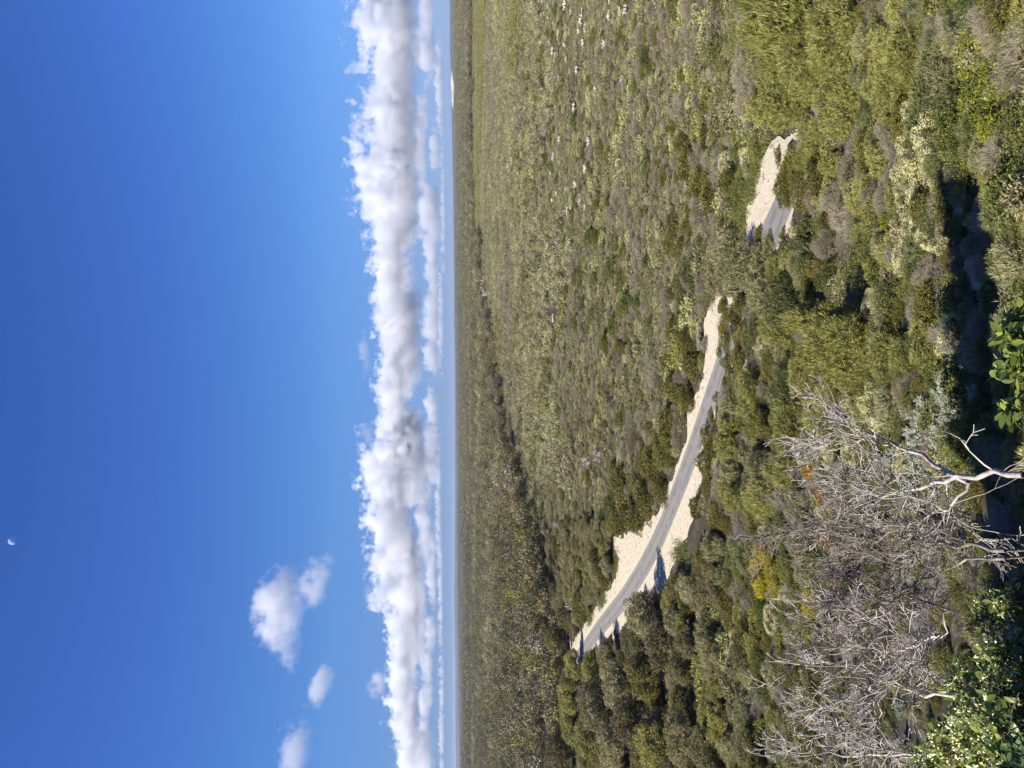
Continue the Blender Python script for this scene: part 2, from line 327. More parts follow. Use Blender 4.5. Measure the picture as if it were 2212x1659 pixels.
def plant(kind, x, y, r, zs=1., rot=None, var=None, extra=0., simple=False, name=None):
    pr = K[kind]; parts, st = pr[rnd.randrange(len(pr)) if var is None else var % len(pr)]
    rot = rnd.uniform(0, 6.28) if rot is None else rot
    loc = (x, y, float(gz(y))-.04*r+extra); s = (r*rnd.uniform(.85, 1.25), r*rnd.uniform(.85, 1.25), r*zs*rnd.uniform(.85, 1.15))
    if simple:
        o = link(name or kind, parts[0][1], None, loc)
    else:
        o = link(name or kind, None, None, loc)
        for nm, me in parts+([st] if st else []): link(nm, me, o)
    o.rotation_euler = (0, 0, rot); o.scale = s
    THINGS.append([o, kind, x, y, r]); return o
def hero(kind, X, Y, rpx, zs=1., frac=.5, **k):
    """stand a plant on the ground so that its crown is seen centred at photo place X, Y with seen radius rpx"""
    h = 1.
    for _ in range(8):
        p = on_ground(X, Y, h); r = rpx/F_PX*np.linalg.norm(p); h = r*zs*frac*HGT.get(kind, .85)
    return plant(kind, p[0], p[1], r, zs, **k)

# ================= ground, road, sand =================
def grid_ground():
    ys = np.unique(np.concatenate([GY, np.linspace(-60, 160, 111), np.geomspace(160, 20000, 40)]))
    u = np.linspace(-1, 1, 41); V = np.array([[uu*(120+abs(y)*.9), y, gz(y)] for y in ys for uu in u])
    n, m = len(ys), 41; i = np.arange(n-1)[:, None]*m+np.arange(m-1)[None]; Q = np.stack([i, i+1, i+m+1, i+m], -1).reshape(-1, 4)
    return mesh('ground', V, Q, None, M['ground'])
tag(link('ground', grid_ground()), 'dark leaf litter and soil under the scrub', None, None, 'structure')
def resample(P, n):
    P = np.asarray(P, float); s = np.r_[0, np.cumsum(np.linalg.norm(np.diff(P, axis=0), axis=1))]; t = np.linspace(0, s[-1], n)
    return np.stack([np.interp(t, s, P[:, k]) for k in range(P.shape[1])], 1)
def smooth(P, k=3):
    for _ in range(k): P[1:-1] = .25*P[:-2]+.5*P[1:-1]+.25*P[2:]
    return P
# centre line of the road, read off the photograph and laid on the ground
CL = [(1236, 1440), (1262, 1405), (1292, 1362), (1345, 1298), (1385, 1238), (1418, 1176), (1446, 1110), (1470, 1050), (1494, 985), (1517, 920), (1540, 850), (1565, 770), (1596, 680), (1630, 580), (1678, 478), (1712, 390), (1755, 300), (1800, 200)]
CLw = smooth(resample([on_ground(*p)[:2] for p in CL], 160), 14)
def ribbon(cl, half, z, k, name, mat):
    T = nrm(np.gradient(cl, axis=0)); Nn = np.stack([-T[:, 1], T[:, 0]], 1); a = np.linspace(-1, 1, k)
    P = cl[:, None]+Nn[:, None]*(a[None]*1)[..., None]*half
    V = np.concatenate([P, (gz(P[..., 1])+z)[..., None]], -1).reshape(-1, 3); n = len(cl)
    i = np.arange(n-1)[:, None]*k+np.arange(k-1)[None]; Q = np.stack([i, i+k, i+k+1, i+1], -1).reshape(-1, 4)
    me = mesh(name, V, Q, None, mat); at = me.attributes.new('across', 'FLOAT', 'POINT'); at.data.foreach_set('value', np.tile(a, n).astype(np.float32))
    return me
tag(link('road', ribbon(CLw, 1.9, .1, 17, 'road', M['asphalt'])), 'narrow grey sealed road curving through the scrub', None, None, 'structure')
FS = [(1222, 1428), (1240, 1385), (1270, 1340), (1300, 1290), (1335, 1240), (1325, 1165), (1368, 1145), (1418, 1120), (1440, 1070), (1465, 1000), (1488, 930), (1485, 880), (1510, 840), (1524, 790), (1526, 740), (1522, 700), (1535, 660), (1560, 600), (1600, 520), (1608, 450), (1635, 372), (1655, 322), (1690, 298), (1740, 270)]
NS = [(1275, 1428), (1300, 1398), (1338, 1368), (1365, 1325), (1385, 1300), (1430, 1268), (1455, 1240), (1484, 1198), (1502, 1150), (1502, 1112), (1512, 1050), (1530, 980), (1548, 900), (1570, 850), (1590, 800), (1605, 740), (1625, 690), (1650, 620), (1690, 540), (1715, 460), (1735, 400), (1760, 340), (1790, 300), (1830, 270)]
rngS = np.random.default_rng(3)
jit = lambda s_: smooth(rngS.normal(size=320), 2)*s_
CS = resample(CLw, 320)
def reach(px_, sgn):            # how far the sand spreads on one side of the centre line, at each of its points
    w_ = resample([on_ground(*p)[:2] for p in px_], 900); dd = np.hypot(w_[:, None, 0]-CS[None, :, 0], w_[:, None, 1]-CS[None, :, 1]); j = dd.argmin(1); d = dd.min(1)
    o = np.zeros(320); np.maximum.at(o, j, d); k = np.nonzero(o)[0]; return np.interp(np.arange(320), k, o[k], left=1.6, right=1.6)
Tn = nrm(np.gradient(CS, axis=0)); Nn_ = np.stack([-Tn[:, 1], Tn[:, 0]], 1); sg = np.sign(np.sum(Nn_*(on_ground(1325, 1165)[:2]-CS[np.argmin(np.hypot(*(CS-on_ground(1325, 1165)[:2]).T))]), 1)).mean(); Nn_ *= 1 if sg > 0 else -1
A = CS+Nn_*(smooth(reach(FS, 1), 1)+jit(.5))[:, None]; B = CS-Nn_*(np.minimum(smooth(reach(NS, -1), 1), np.interp(-to_px(np.c_[CS, gz(CS[:, 1])])[1], [-1600, -1020, -900, 0], [6.5, 6.5, 2.5, 2.2]))+jit(.4))[:, None]
ks = 26; tS = np.linspace(0, 1, ks)[None, :, None]; P = A[:, None]*(1-tS)+B[:, None]*tS; P[:, 1:-1] += rngS.normal(size=P[:, 1:-1].shape)*.0
edge = np.minimum(tS[..., 0], 1-tS[..., 0])
zS = gz(P[..., 1])+.035+np.arange(320)[:, None]*.00012
V = np.concatenate([P, zS[..., None]], -1).reshape(-1, 3); i = np.arange(319)[:, None]*ks+np.arange(ks-1)[None]
Q = np.stack([i, i+ks, i+ks+1, i+1], -1).reshape(-1, 4)
tag(link('sand_verge', mesh('sand_verge', V, Q, None, M['sand'])), 'pale limestone sand along both sides of the road', None, None, 'structure')
SANDPTS = []
VP = [[(1228, 1412), (1240, 1385), (1270, 1340), (1300, 1290), (1335, 1240), (1325, 1165), (1370, 1145), (1420, 1120), (1440, 1070), (1465, 1000), (1490, 930), (1485, 880), (1520, 840), (1535, 840), (1515, 920), (1500, 1000), (1500, 1060), (1478, 1112), (1500, 1110), (1498, 1150), (1480, 1190), (1450, 1235), (1425, 1255), (1400, 1262), (1350, 1270), (1330, 1310), (1320, 1365), (1285, 1390), (1265, 1405)],
      [(1520, 840), (1530, 800), (1535, 760), (1530, 700), (1545, 665), (1550, 700), (1552, 740), (1575, 775), (1570, 790), (1545, 790), (1540, 830)],
      [(1605, 505), (1610, 450), (1640, 370), (1660, 320), (1700, 308), (1712, 325), (1670, 365), (1650, 420), (1672, 452), (1695, 465), (1670, 505), (1640, 515)]]
def inpoly(x, y, poly):
    c = False
    for (x1, y1), (x2, y2) in zip(poly, poly[1:]+poly[:1]):
        if (y1 > y) != (y2 > y) and x < (x2-x1)*(y-y1)/(y2-y1)+x1: c = not c
    return c
for poly in VP:
    for gx in range(1220, 1720, 6):
        for gy in range(300, 1430, 6):
            if inpoly(gx, gy, poly): SANDPTS.append((gx, gy))
SANDPTS = np.array(SANDPTS, float)
SW = np.array([on_ground(*p)[:2] for p in SANDPTS[::2]])         # the same open places on the ground
def over_sand(x, y, r, h):
    """would a plant here stand on, or hide, the open road and sand?"""
    if np.min(np.hypot(SW[:, 0]-x, SW[:, 1]-y)) < r+.3: return True
    if np.min(np.hypot(CLw[:, 0]-x, CLw[:, 1]-y)) < r*.8+2.4: return True
    X, Y = to_px([x, y, float(gz(y))+h*.55]); d = math.hypot(x, y); rp = max(r, h*.5)/d*F_PX
    return bool(np.any(np.hypot(SANDPTS[:, 0]-X[0], SANDPTS[:, 1]-Y[0]) < rp*.95))
def patch_of(name, X, Y, rx, ry, mat, label, seed, h=0.):
    rng = np.random.default_rng(seed); c = on_ground(X, Y, h); a = np.linspace(0, 6.283, 28)[:-1]; q = 1+.35*np.sin(a*2+seed)+rng.normal(size=27)*.03
    V = [(c[0], c[1], float(gz(c[1]))+.16+h)]+[(c[0]+rx*math.cos(t)*k, c[1]+ry*math.sin(t)*k, float(gz(c[1]+ry*math.sin(t)*k))+.1+h*.6) for t, k in zip(a, q)]
    Q = [(0, 1+i, 1+(i+1) % 27) for i in range(27)]
    tag(link(name, mesh(name, V, Q, None, mat)), label, None, None, 'structure')
patch_of('sand_track', 1142, 1535, 3.2, 9, M['sand'], 'short pale sand track showing in the forest', 1, .5)
patch_of('sand_track', 1130, 1497, 2.2, 7, M['sand'], 'smaller pale sand scrap near the sand track in the forest', 2, .5)
patch_of('sand_track', 1522, 548, 1.6, 2.0, M['sand'], 'sandy scrap above the bend between bushes', 3)
patch_of('footpath', 2072, 438, 1.1, 1.0, M['path'], 'brown litter clearing among the near bushes', 4)
patch_of('footpath', 2110, 590, .7, 1.0, M['path'], 'trodden grey brown path beside the silver bushes', 5)
def stones():
    """loose rubble along the edges of the verge"""
    rng = np.random.default_rng(8); k = rng.integers(0, 320, 5200); t = np.where(rng.random(5200) < .62, rng.beta(1, 3, 5200), 1-rng.beta(1, 5, 5200))
    P = A[k]*(1-t)[:, None]+B[k]*t[:, None]+rng.normal(size=(5200, 2))*.3
    D = np.min(np.hypot(P[:, None, 0]-CLw[None, ::3, 0], P[:, None, 1]-CLw[None, ::3, 1]), 1); P = P[D > 2.7]
    s = .05+.14*rng.random(len(P))**3; base = np.array([(1, 0, 0), (0, 1, 0), (-1, 0, 0), (0, -1, 0), (0, 0, .8), (0, 0, -.6)])
    V = base[None]*s[:, None, None]*rng.uniform(.6, 1.3, (len(P), 6, 1)); V[..., :2] += P[:, None]; V[..., 2] += (gz(P[:, 1])+.05)[:, None]
    T = np.array([(0, 1, 4), (1, 2, 4), (2, 3, 4), (3, 0, 4), (1, 0, 5), (2, 1, 5), (3, 2, 5), (0, 3, 5)])
    Q = (np.arange(len(P))[:, None, None]*6+T[None]).reshape(-1, 3)
    tag(link('rubble', mesh('rubble', V, Q, None, M['rock'])), 'loose pale limestone rubble along the sandy verge', None, None, 'stuff')
stones()
def grass_strip():
    rng = np.random.default_rng(9); pts = []
    for (X, Y, sx, sy, n) in [(1632, 345, 10, 30, 900), (1618, 400, 12, 26, 900), (1600, 465, 10, 30, 900), (1640, 300, 18, 22, 700), (1320, 1190, 6, 30, 900), (1330, 1215, 6, 20, 500), (1300, 1290, 8, 22, 700),
                              (1275, 1330, 6, 20, 500), (1530, 640, 12, 20, 400), (1470, 1195, 12, 22, 300), (1500, 1230, 14, 20, 300)]:
        c = on_ground(X, Y); ux = on_ground(X, Y-sy)-c; uy = on_ground(X-sx, Y)-c
        pts.append(c+rng.normal(size=(n, 1))*ux*.6+rng.normal(size=(n, 1))*uy*.6)
    P = np.concatenate(pts); P[:, 2] = gz(P[:, 1])
    P = P[np.min(np.hypot(P[:, None, 0]-CLw[None, ::3, 0], P[:, None, 1]-CLw[None, ::3, 1]), 1) > 3.1]
    P = np.repeat(P, 5, 0)+rng.normal(size=(len(P)*5, 3))*np.array([.12, .12, 0]); D = nrm(rng.normal(size=P.shape)*.45+np.array([0, 0, 1]))
    V, Q = leaves(P, D, rdir(rng, len(P)), rng.uniform(.2, .6, len(P)), np.full(len(P), .06), rng.uniform(0, .3, len(P)))
    tag(link('grass', mesh('grass', V, Q, np.clip(rng.normal(.5, .2, len(P)), 0, 1), M['grass'])), 'bright green weeds and grass along the sandy verge', None, None, 'stuff')
grass_strip()

# ================= plants read one by one off the photograph: place, seen radius, height factor =================
W_ = 'wispy_shrub'
FM = 'feathery_mound'
F, D_, O, G, S, PB, B_, FL, SI, LI, YE, OR, T_, DT, DS = ('feathery_shrub', 'dark_shrub', 'olive_shrub', 'green_shrub', 'scrub_bush', 'pale_bush', 'dead_bush', 'flowering_shrub',
    'silver_shrub', 'lime_shrub', 'yellow_shrub', 'orange_shrub', 'coastal_tree', 'dead_tree', 'dead_shrub')
HERO = [
 # feathery bank, upper right of the road bend
 (FM, 1690, 40, 118, 1), (W_, 1630, 110, 62, 1), (FM, 1800, 65, 98, 1), (FM, 1700, 185, 84, 1), (FM, 1805, 222, 76, 1), (F, 1640, 235, 40, 1), (F, 1745, 275, 34, .9), (FM, 1740, 120, 70, 1.1), (F, 1950, 40, 65, .9), (F, 1960, 120, 62, .9), (F, 1925, 195, 55, .9), (F, 1900, 345, 42, .8), (D_, 2010, 190, 62, .9), (D_, 1995, 255, 50, .8),
 (LI, 2140, 40, 62, .9), (LI, 2095, 110, 58, .9), (LI, 2150, 160, 60, .9), (LI, 2100, 220, 50, .9), (LI, 2135, 285, 50, .9), (G, 2080, 300, 42, .8), (LI, 2085, 370, 45, .8), (LI, 2120, 350, 40, .8), (LI, 2150, 420, 36, .8),
 (B_, 2200, 100, 60, .8), (B_, 2170, 330, 60, .8), (B_, 2130, 470, 45, .6),
 # cream flowering bank with grey stems
 (FL, 1975, 245, 48, 1), (FL, 2010, 300, 50, 1), (FL, 1965, 320, 48, .9), (FL, 2020, 370, 50, .8), (FL, 1955, 385, 46, .9), (FL, 1985, 440, 46, .8), (FL, 1965, 500, 42, .8), (FL, 2010, 510, 44, .8), (B_, 2035, 415, 48, .8), (B_, 2040, 480, 40, .6), (FL, 2030, 160+0, 18, 1),
 # between the bend and the flowering bank
 (O, 1770, 370, 48, .8), (O, 1720, 400, 40, .8), (O, 1700, 368, 36, .7), (B_, 1835, 345, 40, .8), (B_, 1755, 435, 44, .8), (B_, 1800, 420, 45, .8), (O, 1790, 470, 38, .7), (G, 1740, 500, 42, .8), (B_, 1830, 480, 46, .8), (B_, 1880, 430, 40, .7),
 (G, 1880, 520, 46, .9), (G, 1850, 590, 42, .9), (B_, 1780, 530, 42, .8), (O, 1765, 585, 38, .8), (B_, 1940, 560, 42, .7), (S, 1915, 600, 36, .8), (G, 1970, 620, 34, .8), (LI, 1910, 480, 30, .9), (B_, 2000, 580, 36, .7),
 (B_, 1975, 665, 34, .8), (LI, 2050, 600, 28, .7), (G, 2040, 660, 30, .7), (SI, 2130, 595, 36, .8), (SI, 2140, 645, 32, .8), (B_, 2100, 530, 30, .6), ('brown_bush', 2070, 560, 32, .6), (O, 2040, 540, 28, .7),
 # behind the bend
 (O, 1480, 345, 50, .8), (O, 1520, 300, 30, .8), (O, 1530, 222, 34, .8), (O, 1560, 195, 28, .8), (O, 1470, 310, 30, .8), (O, 1510, 385, 40, .8), (G, 1545, 330, 32, .8), (O, 1570, 395, 40, .9), ('cream_shrub', 1608, 330, 32, .9), (PB, 1550, 440, 34, .8), (S, 1520, 440, 34, .8),
 (G, 1590, 440, 26, .7), (S, 1600, 250, 32, .8), (G, 1575, 270, 30, .7), (O, 1450, 490, 30, .9), (O, 1468, 540, 34, .9), (O, 1440, 530, 22, .9), (G, 1495, 580, 42, .9), (G, 1470, 610, 30, .8), (PB, 1500, 500, 32, .8), (B_, 1545, 480, 26, .8), (PB, 1520, 60, 40, .8), (G, 1545, 110, 40, .8), (S, 1570, 20, 40, .9), (S, 1510, 150, 34, .9),
 # clump that hides the road between bend and straight
 (W_, 1570, 560, 52, 1), (W_, 1610, 570, 55, 1), (W_, 1640, 610, 52, 1), (S, 1590, 615, 40, 1), (W_, 1545, 600, 38, 1), (O, 1585, 680, 34, .9), (O, 1600, 720, 36, .9), (O, 1600, 660, 34, .9), (W_, 1655, 545, 35, .8),
 # dense olive hedge behind the verge
 (O, 1470, 690, 26, .9), (O, 1480, 740, 34, 1), (O, 1450, 780, 32, 1), (O, 1490, 790, 36, 1), (O, 1455, 840, 34, 1), (O, 1480, 860, 32, 1), (FL, 1500, 700, 26, .8), (SI, 1510, 735, 20, .8), (S, 1480, 650, 28, .8),
 (O, 1440, 915, 44, .9), (O, 1400, 905, 34, .9), (O, 1425, 965, 44, .9), (O, 1400, 1005, 46, .9), (O, 1420, 1045, 40, .9), (O, 1385, 1070, 48, .9), (O, 1360, 1110, 44, .9), (O, 1340, 1060, 42, .9), (O, 1375, 1125, 30, .9), (O, 1330, 1130, 36, 1), (G, 1320, 1100, 30, 1), (B_, 1365, 935, 36, .8), (B_, 1345, 975, 30, .8),
 (O, 1300, 1240, 34, 1.1), (O, 1285, 1200, 34, 1.1), (B_, 1275, 1160, 30, 1), (O, 1250, 1300, 34, 1.1), (O, 1225, 1345, 32, 1.1),
 # near side of the straight
 (O, 1525, 950, 30, .9), (O, 1520, 1000, 34, .9), (O, 1525, 1045, 34, .9), (O, 1500, 1095, 28, 1), (O, 1545, 1120, 34, .8), (B_, 1560, 855, 28, .9), (W_, 1575, 890, 38, .9), (F, 1575, 950, 48, .9), (W_, 1580, 1010, 50, .9), (F, 1580, 1070, 48, .9), (B_, 1590, 1130, 34, .8),
 (O, 1556, 715, 16, .8), (G, 1553, 760, 14, .8), (O, 1636, 508, 22, .8), (G, 1606, 515, 16, .8), (O, 1708, 318, 16, .8), (O, 1562, 700, 27, .8), (O, 1566, 742, 26, .8), (O, 1568, 785, 24, .8), (O, 1560, 660, 26, .8), (O, 1590, 720, 30, .8), (O, 1574, 812, 20, .8), (F, 1742, 335, 36, .9), (O, 1728, 368, 28, .8), (O, 1690, 505, 18, .8), (O, 1545, 948, 18, .8), (O, 1528, 985, 18, .8), (O, 1592, 770, 28, .8), (O, 1563, 825, 17, .8), (O, 1548, 862, 16, .8), (O, 1535, 905, 17, .8), (O, 1690, 395, 44, .8), (O, 1680, 340, 18, .8), (O, 1700, 430, 26, .8), (O, 1715, 345, 34, .8), (B_, 1740, 300, 36, .9), (F, 1760, 320, 36, .9), (O, 1745, 440, 30, .8), (S, 1690, 545, 26, .8), (FL, 1712, 500, 20, .8), (O, 1600, 790, 40, .9), (F, 1620, 850, 48, 1), (F, 1640, 920, 56, 1), (W_, 1640, 1000, 58, 1), (F, 1640, 1080, 52, 1), (D_, 1690, 870, 52, 1), (F, 1705, 940, 58, 1), (F, 1700, 1020, 56, 1), (W_, 1715, 1085, 44, 1), (F, 1755, 900, 40, .9), (D_, 1755, 970, 42, .9),
 # middle: big feathery bush
 (D_, 1690, 650, 55, 1), (F, 1690, 720, 60, 1), (D_, 1740, 560, 44, 1), (G, 1790, 600, 40, .9), (F, 1740, 780, 62, 1), (F, 1760, 690, 64, 1), (FM, 1835, 745, 104, 1), (F, 1915, 740, 62, .9), (F, 1950, 780, 40, .9), (LI, 2000, 790, 26, .8), (LI, 1990, 720, 30, .8), (F, 1800, 820, 40, .9),
 (D_, 1700, 800, 46, 1), (B_, 1680, 760, 26, .8),
 # pale flowering and silver, centre foreground
 (FL, 1890, 880, 54, 1), (FL, 1830, 870, 30, 1), (FL, 1780, 940, 36, .9), (FL, 1795, 990, 34, .9), (FL, 1840, 970, 40, .9), (FL, 1860, 1060, 30, .9), ('brown_bush', 1950, 860, 34, .8), (B_, 1960, 830, 30, .8),
 (SI, 2090, 1000, 40, .9), (SI, 2110, 850, 34, .9), (SI, 2000, 890, 40, .9), (SI, 2075, 1060, 40, .9), (SI, 1930, 1000, 34, .9), (SI, 2125, 940, 34, .9), (SI, 2040, 840, 44, .9), (SI, 2060, 890, 46, .9), (SI, 2040, 945, 48, .9), (SI, 1985, 940, 44, .9), (SI, 1990, 1000, 46, .9), (SI, 2060, 985, 46, .9), (SI, 1965, 1050, 44, .9), (SI, 2100, 900, 34, .8), (SI, 2020, 1075, 38, .8),
 (OR, 1755, 1025, 28, .9), (OR, 1775, 1070, 20, .9), (B_, 1815, 1030, 42, .9), (B_, 1820, 1085, 34, .9), (OR, 1790, 1165, 24, .9), (LI, 1775, 1170, 24, .9), (FL, 1780, 1110, 30, .8), (G, 1740, 1130, 34, .9), (D_, 1690, 1150, 36, .9),
 # yellow bush and its neighbours
 (YE, 1640, 1240, 44, .9), (YE, 1675, 1255, 40, .9), (YE, 1655, 1200, 30, .9), (G, 1700, 1215, 30, .9), (B_, 1710, 1170, 30, .8), (B_, 1590, 1265, 32, .7), (W_, 1540, 1180, 44, .9), (D_, 1590, 1190, 42, .9), (D_, 1560, 1240, 36, .9), (O, 1545, 1280, 30, .8), (O, 1570, 1320, 36, .8), (B_, 1620, 1310, 34, .8), (B_, 1490, 1232, 20, .7),
 (W_, 1530, 1385, 48, .9), (S, 1510, 1450, 44, 1), (PB, 1560, 1420, 40, .9), (PB, 1530, 1330, 36, .9), (S, 1570, 1480, 44, 1), (O, 1610, 1370, 34, .9), (S, 1520, 1540, 44, 1), (G, 1640, 1420, 34, .8), (W_, 1600, 1560, 44, .9), (W_, 1570, 1620, 46, .9), (G, 1650, 1490, 32, .8), (LI, 1640, 1590, 30, .8), (B_, 1620, 1640, 30, .8), (D_, 2105, 700, 40, .8), (D_, 2140, 760, 40, .8), (O, 2110, 800, 34, .8), (D_, 2150, 960, 40, .8), (B_, 2130, 1000, 40, .8), (D_, 2160, 560, 44, .8), (B_, 2100, 640, 30, .7), ('brown_bush', 2090, 760, 34, .7), (D_, 2180, 480, 50, .8), (LI, 1740, 1370, 30, .8), (G, 1700, 1330, 34, .8), (YE, 1750, 1300, 26, .8), (G, 1700, 1440, 30, .8), (G, 1720, 1560, 30, .8), (D_, 1690, 1620, 34, .8),
 # trees beside and left of the road
 (T_, 1395, 1325, 58, 1), (T_, 1370, 1395, 50, 1), (T_, 1430, 1400, 52, 1), (T_, 1400, 1455, 56, 1), (T_, 1460, 1340, 36, .9), (T_, 1470, 1440, 44, 1), (T_, 1310, 1420, 36, 1), (T_, 1275, 1450, 42, 1), (T_, 1335, 1480, 50, 1), (T_, 1290, 1520, 46, 1), (T_, 1365, 1560, 52, 1),
 (T_, 1470, 1590, 54, 1), (T_, 1410, 1620, 54, 1), (T_, 1330, 1620, 48, 1), (T_, 1275, 1590, 46, 1), (T_, 1235, 1440, 34, 1), (T_, 1230, 1500, 38, 1), (T_, 1225, 1560, 40, 1), (T_, 1215, 1630, 42, 1), (T_, 1205, 1385, 32, 1), (T_, 1530, 1620, 44, 1),
]
for i, (k, X, Y, rp, zs) in enumerate(HERO): hero(k, X, Y, rp, zs)
NH = len(THINGS)

# ---- bare trees of the foreground, limbs followed one by one
def limb_tree(limbs, mat, label, seed, far=2.6, near=7.6, twigs=2, tr=.0035, tk=1.):
    rng = np.random.default_rng(seed); out = []
    root = link('dead_tree', None); tag(root, label, 'dead tree', 'bleached dead trees of the foreground')
    def P3(X, Y, dd=0): return ray(X, Y)*(near+(2212-X)/450*far+dd)
    base = P3(*limbs[0][0][0]); g = np.array([base[0], base[1]+.3, float(gz(base[1]+.3))-.2]); root.location = g
    out.append((wiggle(rng, g, base, 6, .05)-g, np.linspace(limbs[0][1]*.95*tk**1.6, limbs[0][1]*.68*tk**1.6, 6)))
    for pts, r in limbs:
        off = rng.normal()*.15; q = smooth(resample([P3(*p, off*min(1, i)) for i, p in enumerate(pts)], 12), 1)-g
        q[1:] += rng.normal(size=(11, 3))*.02; r *= .68 if tk == 1 else .4; rr = np.linspace(r, r*.3, 12); out.append((q, rr))
        for i in range(2, 12):
            for _ in range(twigs):
                if rng.random() < .4:
                    d = nrm(q[i]-q[i-1])+rng.normal(size=3)*.75+np.array([0, 0, .25])
                    branching(rng, q[i], d, rng.uniform(.16, .42), max(rr[i]*.4, .0045), 3, out, .6, .3, (1, 3), 4, tr)
    V, Q = tube(out[:1], 7); link('trunk', mesh('trunk', V, Q, None, M[mat], True), root)
    V, Q = tube(out[1:], 5); link('limbs', mesh('limbs', V, Q, None, M[mat], True), root)
    return root
Z3 = lambda L: [(1755.5+a*.3334, 1106+b*.3334) for a, b in L]
limb_tree([([(2212, 1026), (2150, 1023), (2115, 1022), (2072, 1028), (2035, 1042), (1965, 1052), (1918, 1063), (1888, 1090)], .045), ([(2092, 1043), (2065, 1027), (2032, 1003), (1989, 983), (1929, 965), (1902, 947), (1855, 930), (1812, 913)], .04),
           ([(1920, 962), (1869, 952), (1822, 958), (1775, 952), (1769, 924)], .016), ([(1918, 1063), (1890, 1085), (1860, 1110), (1845, 1135)], .018), ([(2035, 1042), (2010, 1075), (2000, 1095)], .014), ([(2092, 1043), (2070, 1080), (2035, 1105), (1990, 1110)], .022),
           ([(1955, 1050), (1920, 1030), (1890, 1022), (1862, 1012)], .012)], 'deadwood', 'tall bare bleached tree forking over the silver bushes', 1)
limb_tree([(Z3([(1250, 250), (1100, 230), (870, 200), (700, 215), (620, 210), (530, 180), (470, 130), (430, 90)]), .05), (Z3([(700, 215), (560, 300), (440, 310), (350, 205), (240, 130), (170, 100), (80, 60), (0, 20), (-100, -20)]), .035),
           (Z3([(870, 200), (620, 260), (530, 295)]), .02), (Z3([(700, 300), (510, 350), (440, 330), (330, 320), (240, 315), (180, 240)]), .022), (Z3([(0, 90), (-60, 110), (-220, 150), (-330, 180), (-420, 190)]), .025), (Z3([(350, 205), (400, 160), (380, 60), (330, 0)]), .02),
           (Z3([(350, 240), (100, 90), (0, 90)]), .03)], 'deadwood_grey', 'grey dead tree with long limbs reaching up beside the orange bush', 2, tk=.55)
limb_tree([(Z3([(1250, 300), (1000, 310), (880, 370), (780, 420), (640, 450), (570, 490), (500, 520), (420, 500), (330, 480)]), .04), (Z3([(890, 640), (700, 560), (500, 600), (370, 560), (260, 470), (160, 410), (60, 340)]), .03), (Z3([(640, 650), (500, 640), (350, 620), (200, 640), (100, 690), (0, 720)]), .03)], 'deadwood_grey', 'grey dead tree with fine crowded twigs in the middle of the thicket', 3, tk=.55)
limb_tree([(Z3([(1000, 1180), (700, 1180), (600, 1160), (480, 1090), (400, 1040), (340, 1010), (240, 950), (180, 880), (120, 760)]), .042), (Z3([(500, 960), (490, 1040), (450, 1180), (430, 1290), (400, 1400), (340, 1560)]), .028), (Z3([(800, 800), (640, 880), (480, 910), (400, 950), (340, 1000)]), .036),
           (Z3([(890, 640), (860, 720), (840, 790), (790, 840), (640, 880)]), .022), (Z3([(400, 1040), (250, 1020), (60, 960), (-100, 930)]), .022), (Z3([(480, 900), (300, 760), (220, 720), (150, 640)]), .022)], 'deadwood', 'branching dead tree with crossing trunks at the thicket edge', 4, tk=.55)
limb_tree([(Z3([(900, 1560), (500, 1570), (200, 1570), (0, 1575), (-180, 1565)]), .035), (Z3([(500, 1570), (300, 1420), (150, 1300), (0, 1240), (-120, 1180)]), .02)], 'deadwood', 'leaning dead trunk at the lower corner of the thicket', 5, tk=.55)
# thicket of bare grey shrubs
for i, (X, Y, rp) in enumerate([(1985, 1180, 80), (2060, 1150, 70), (2000, 1260, 85), (2070, 1230, 70), (1930, 1220, 70), (1900, 1300, 72), (1960, 1330, 85), (2040, 1330, 75), (1880, 1380, 80), (1940, 1420, 85), (1850, 1220, 55), (1820, 1300, 60), (1800, 1370, 60),
        (1790, 1440, 60), (1860, 1460, 75), (1830, 1530, 70), (1900, 1510, 75), (1780, 1510, 55), (1760, 1600, 60), (1850, 1610, 75), (2130, 1120, 60), (2140, 1200, 60), (2120, 1060, 50), (1860, 1140, 45), (1730, 1480, 44), (1920, 1600, 60)]):
    if i % 3 != 1 and X > 1795: hero(DS, X+24, Y, rp*.7, .95, .5)
    if i % 3 == 0: hero(G, X-10, Y-20, rp*.4, .8)
for X, Y, rp in [(1700, 1270, 22), (1800, 1200, 28)]: hero(DS, X, Y, rp)

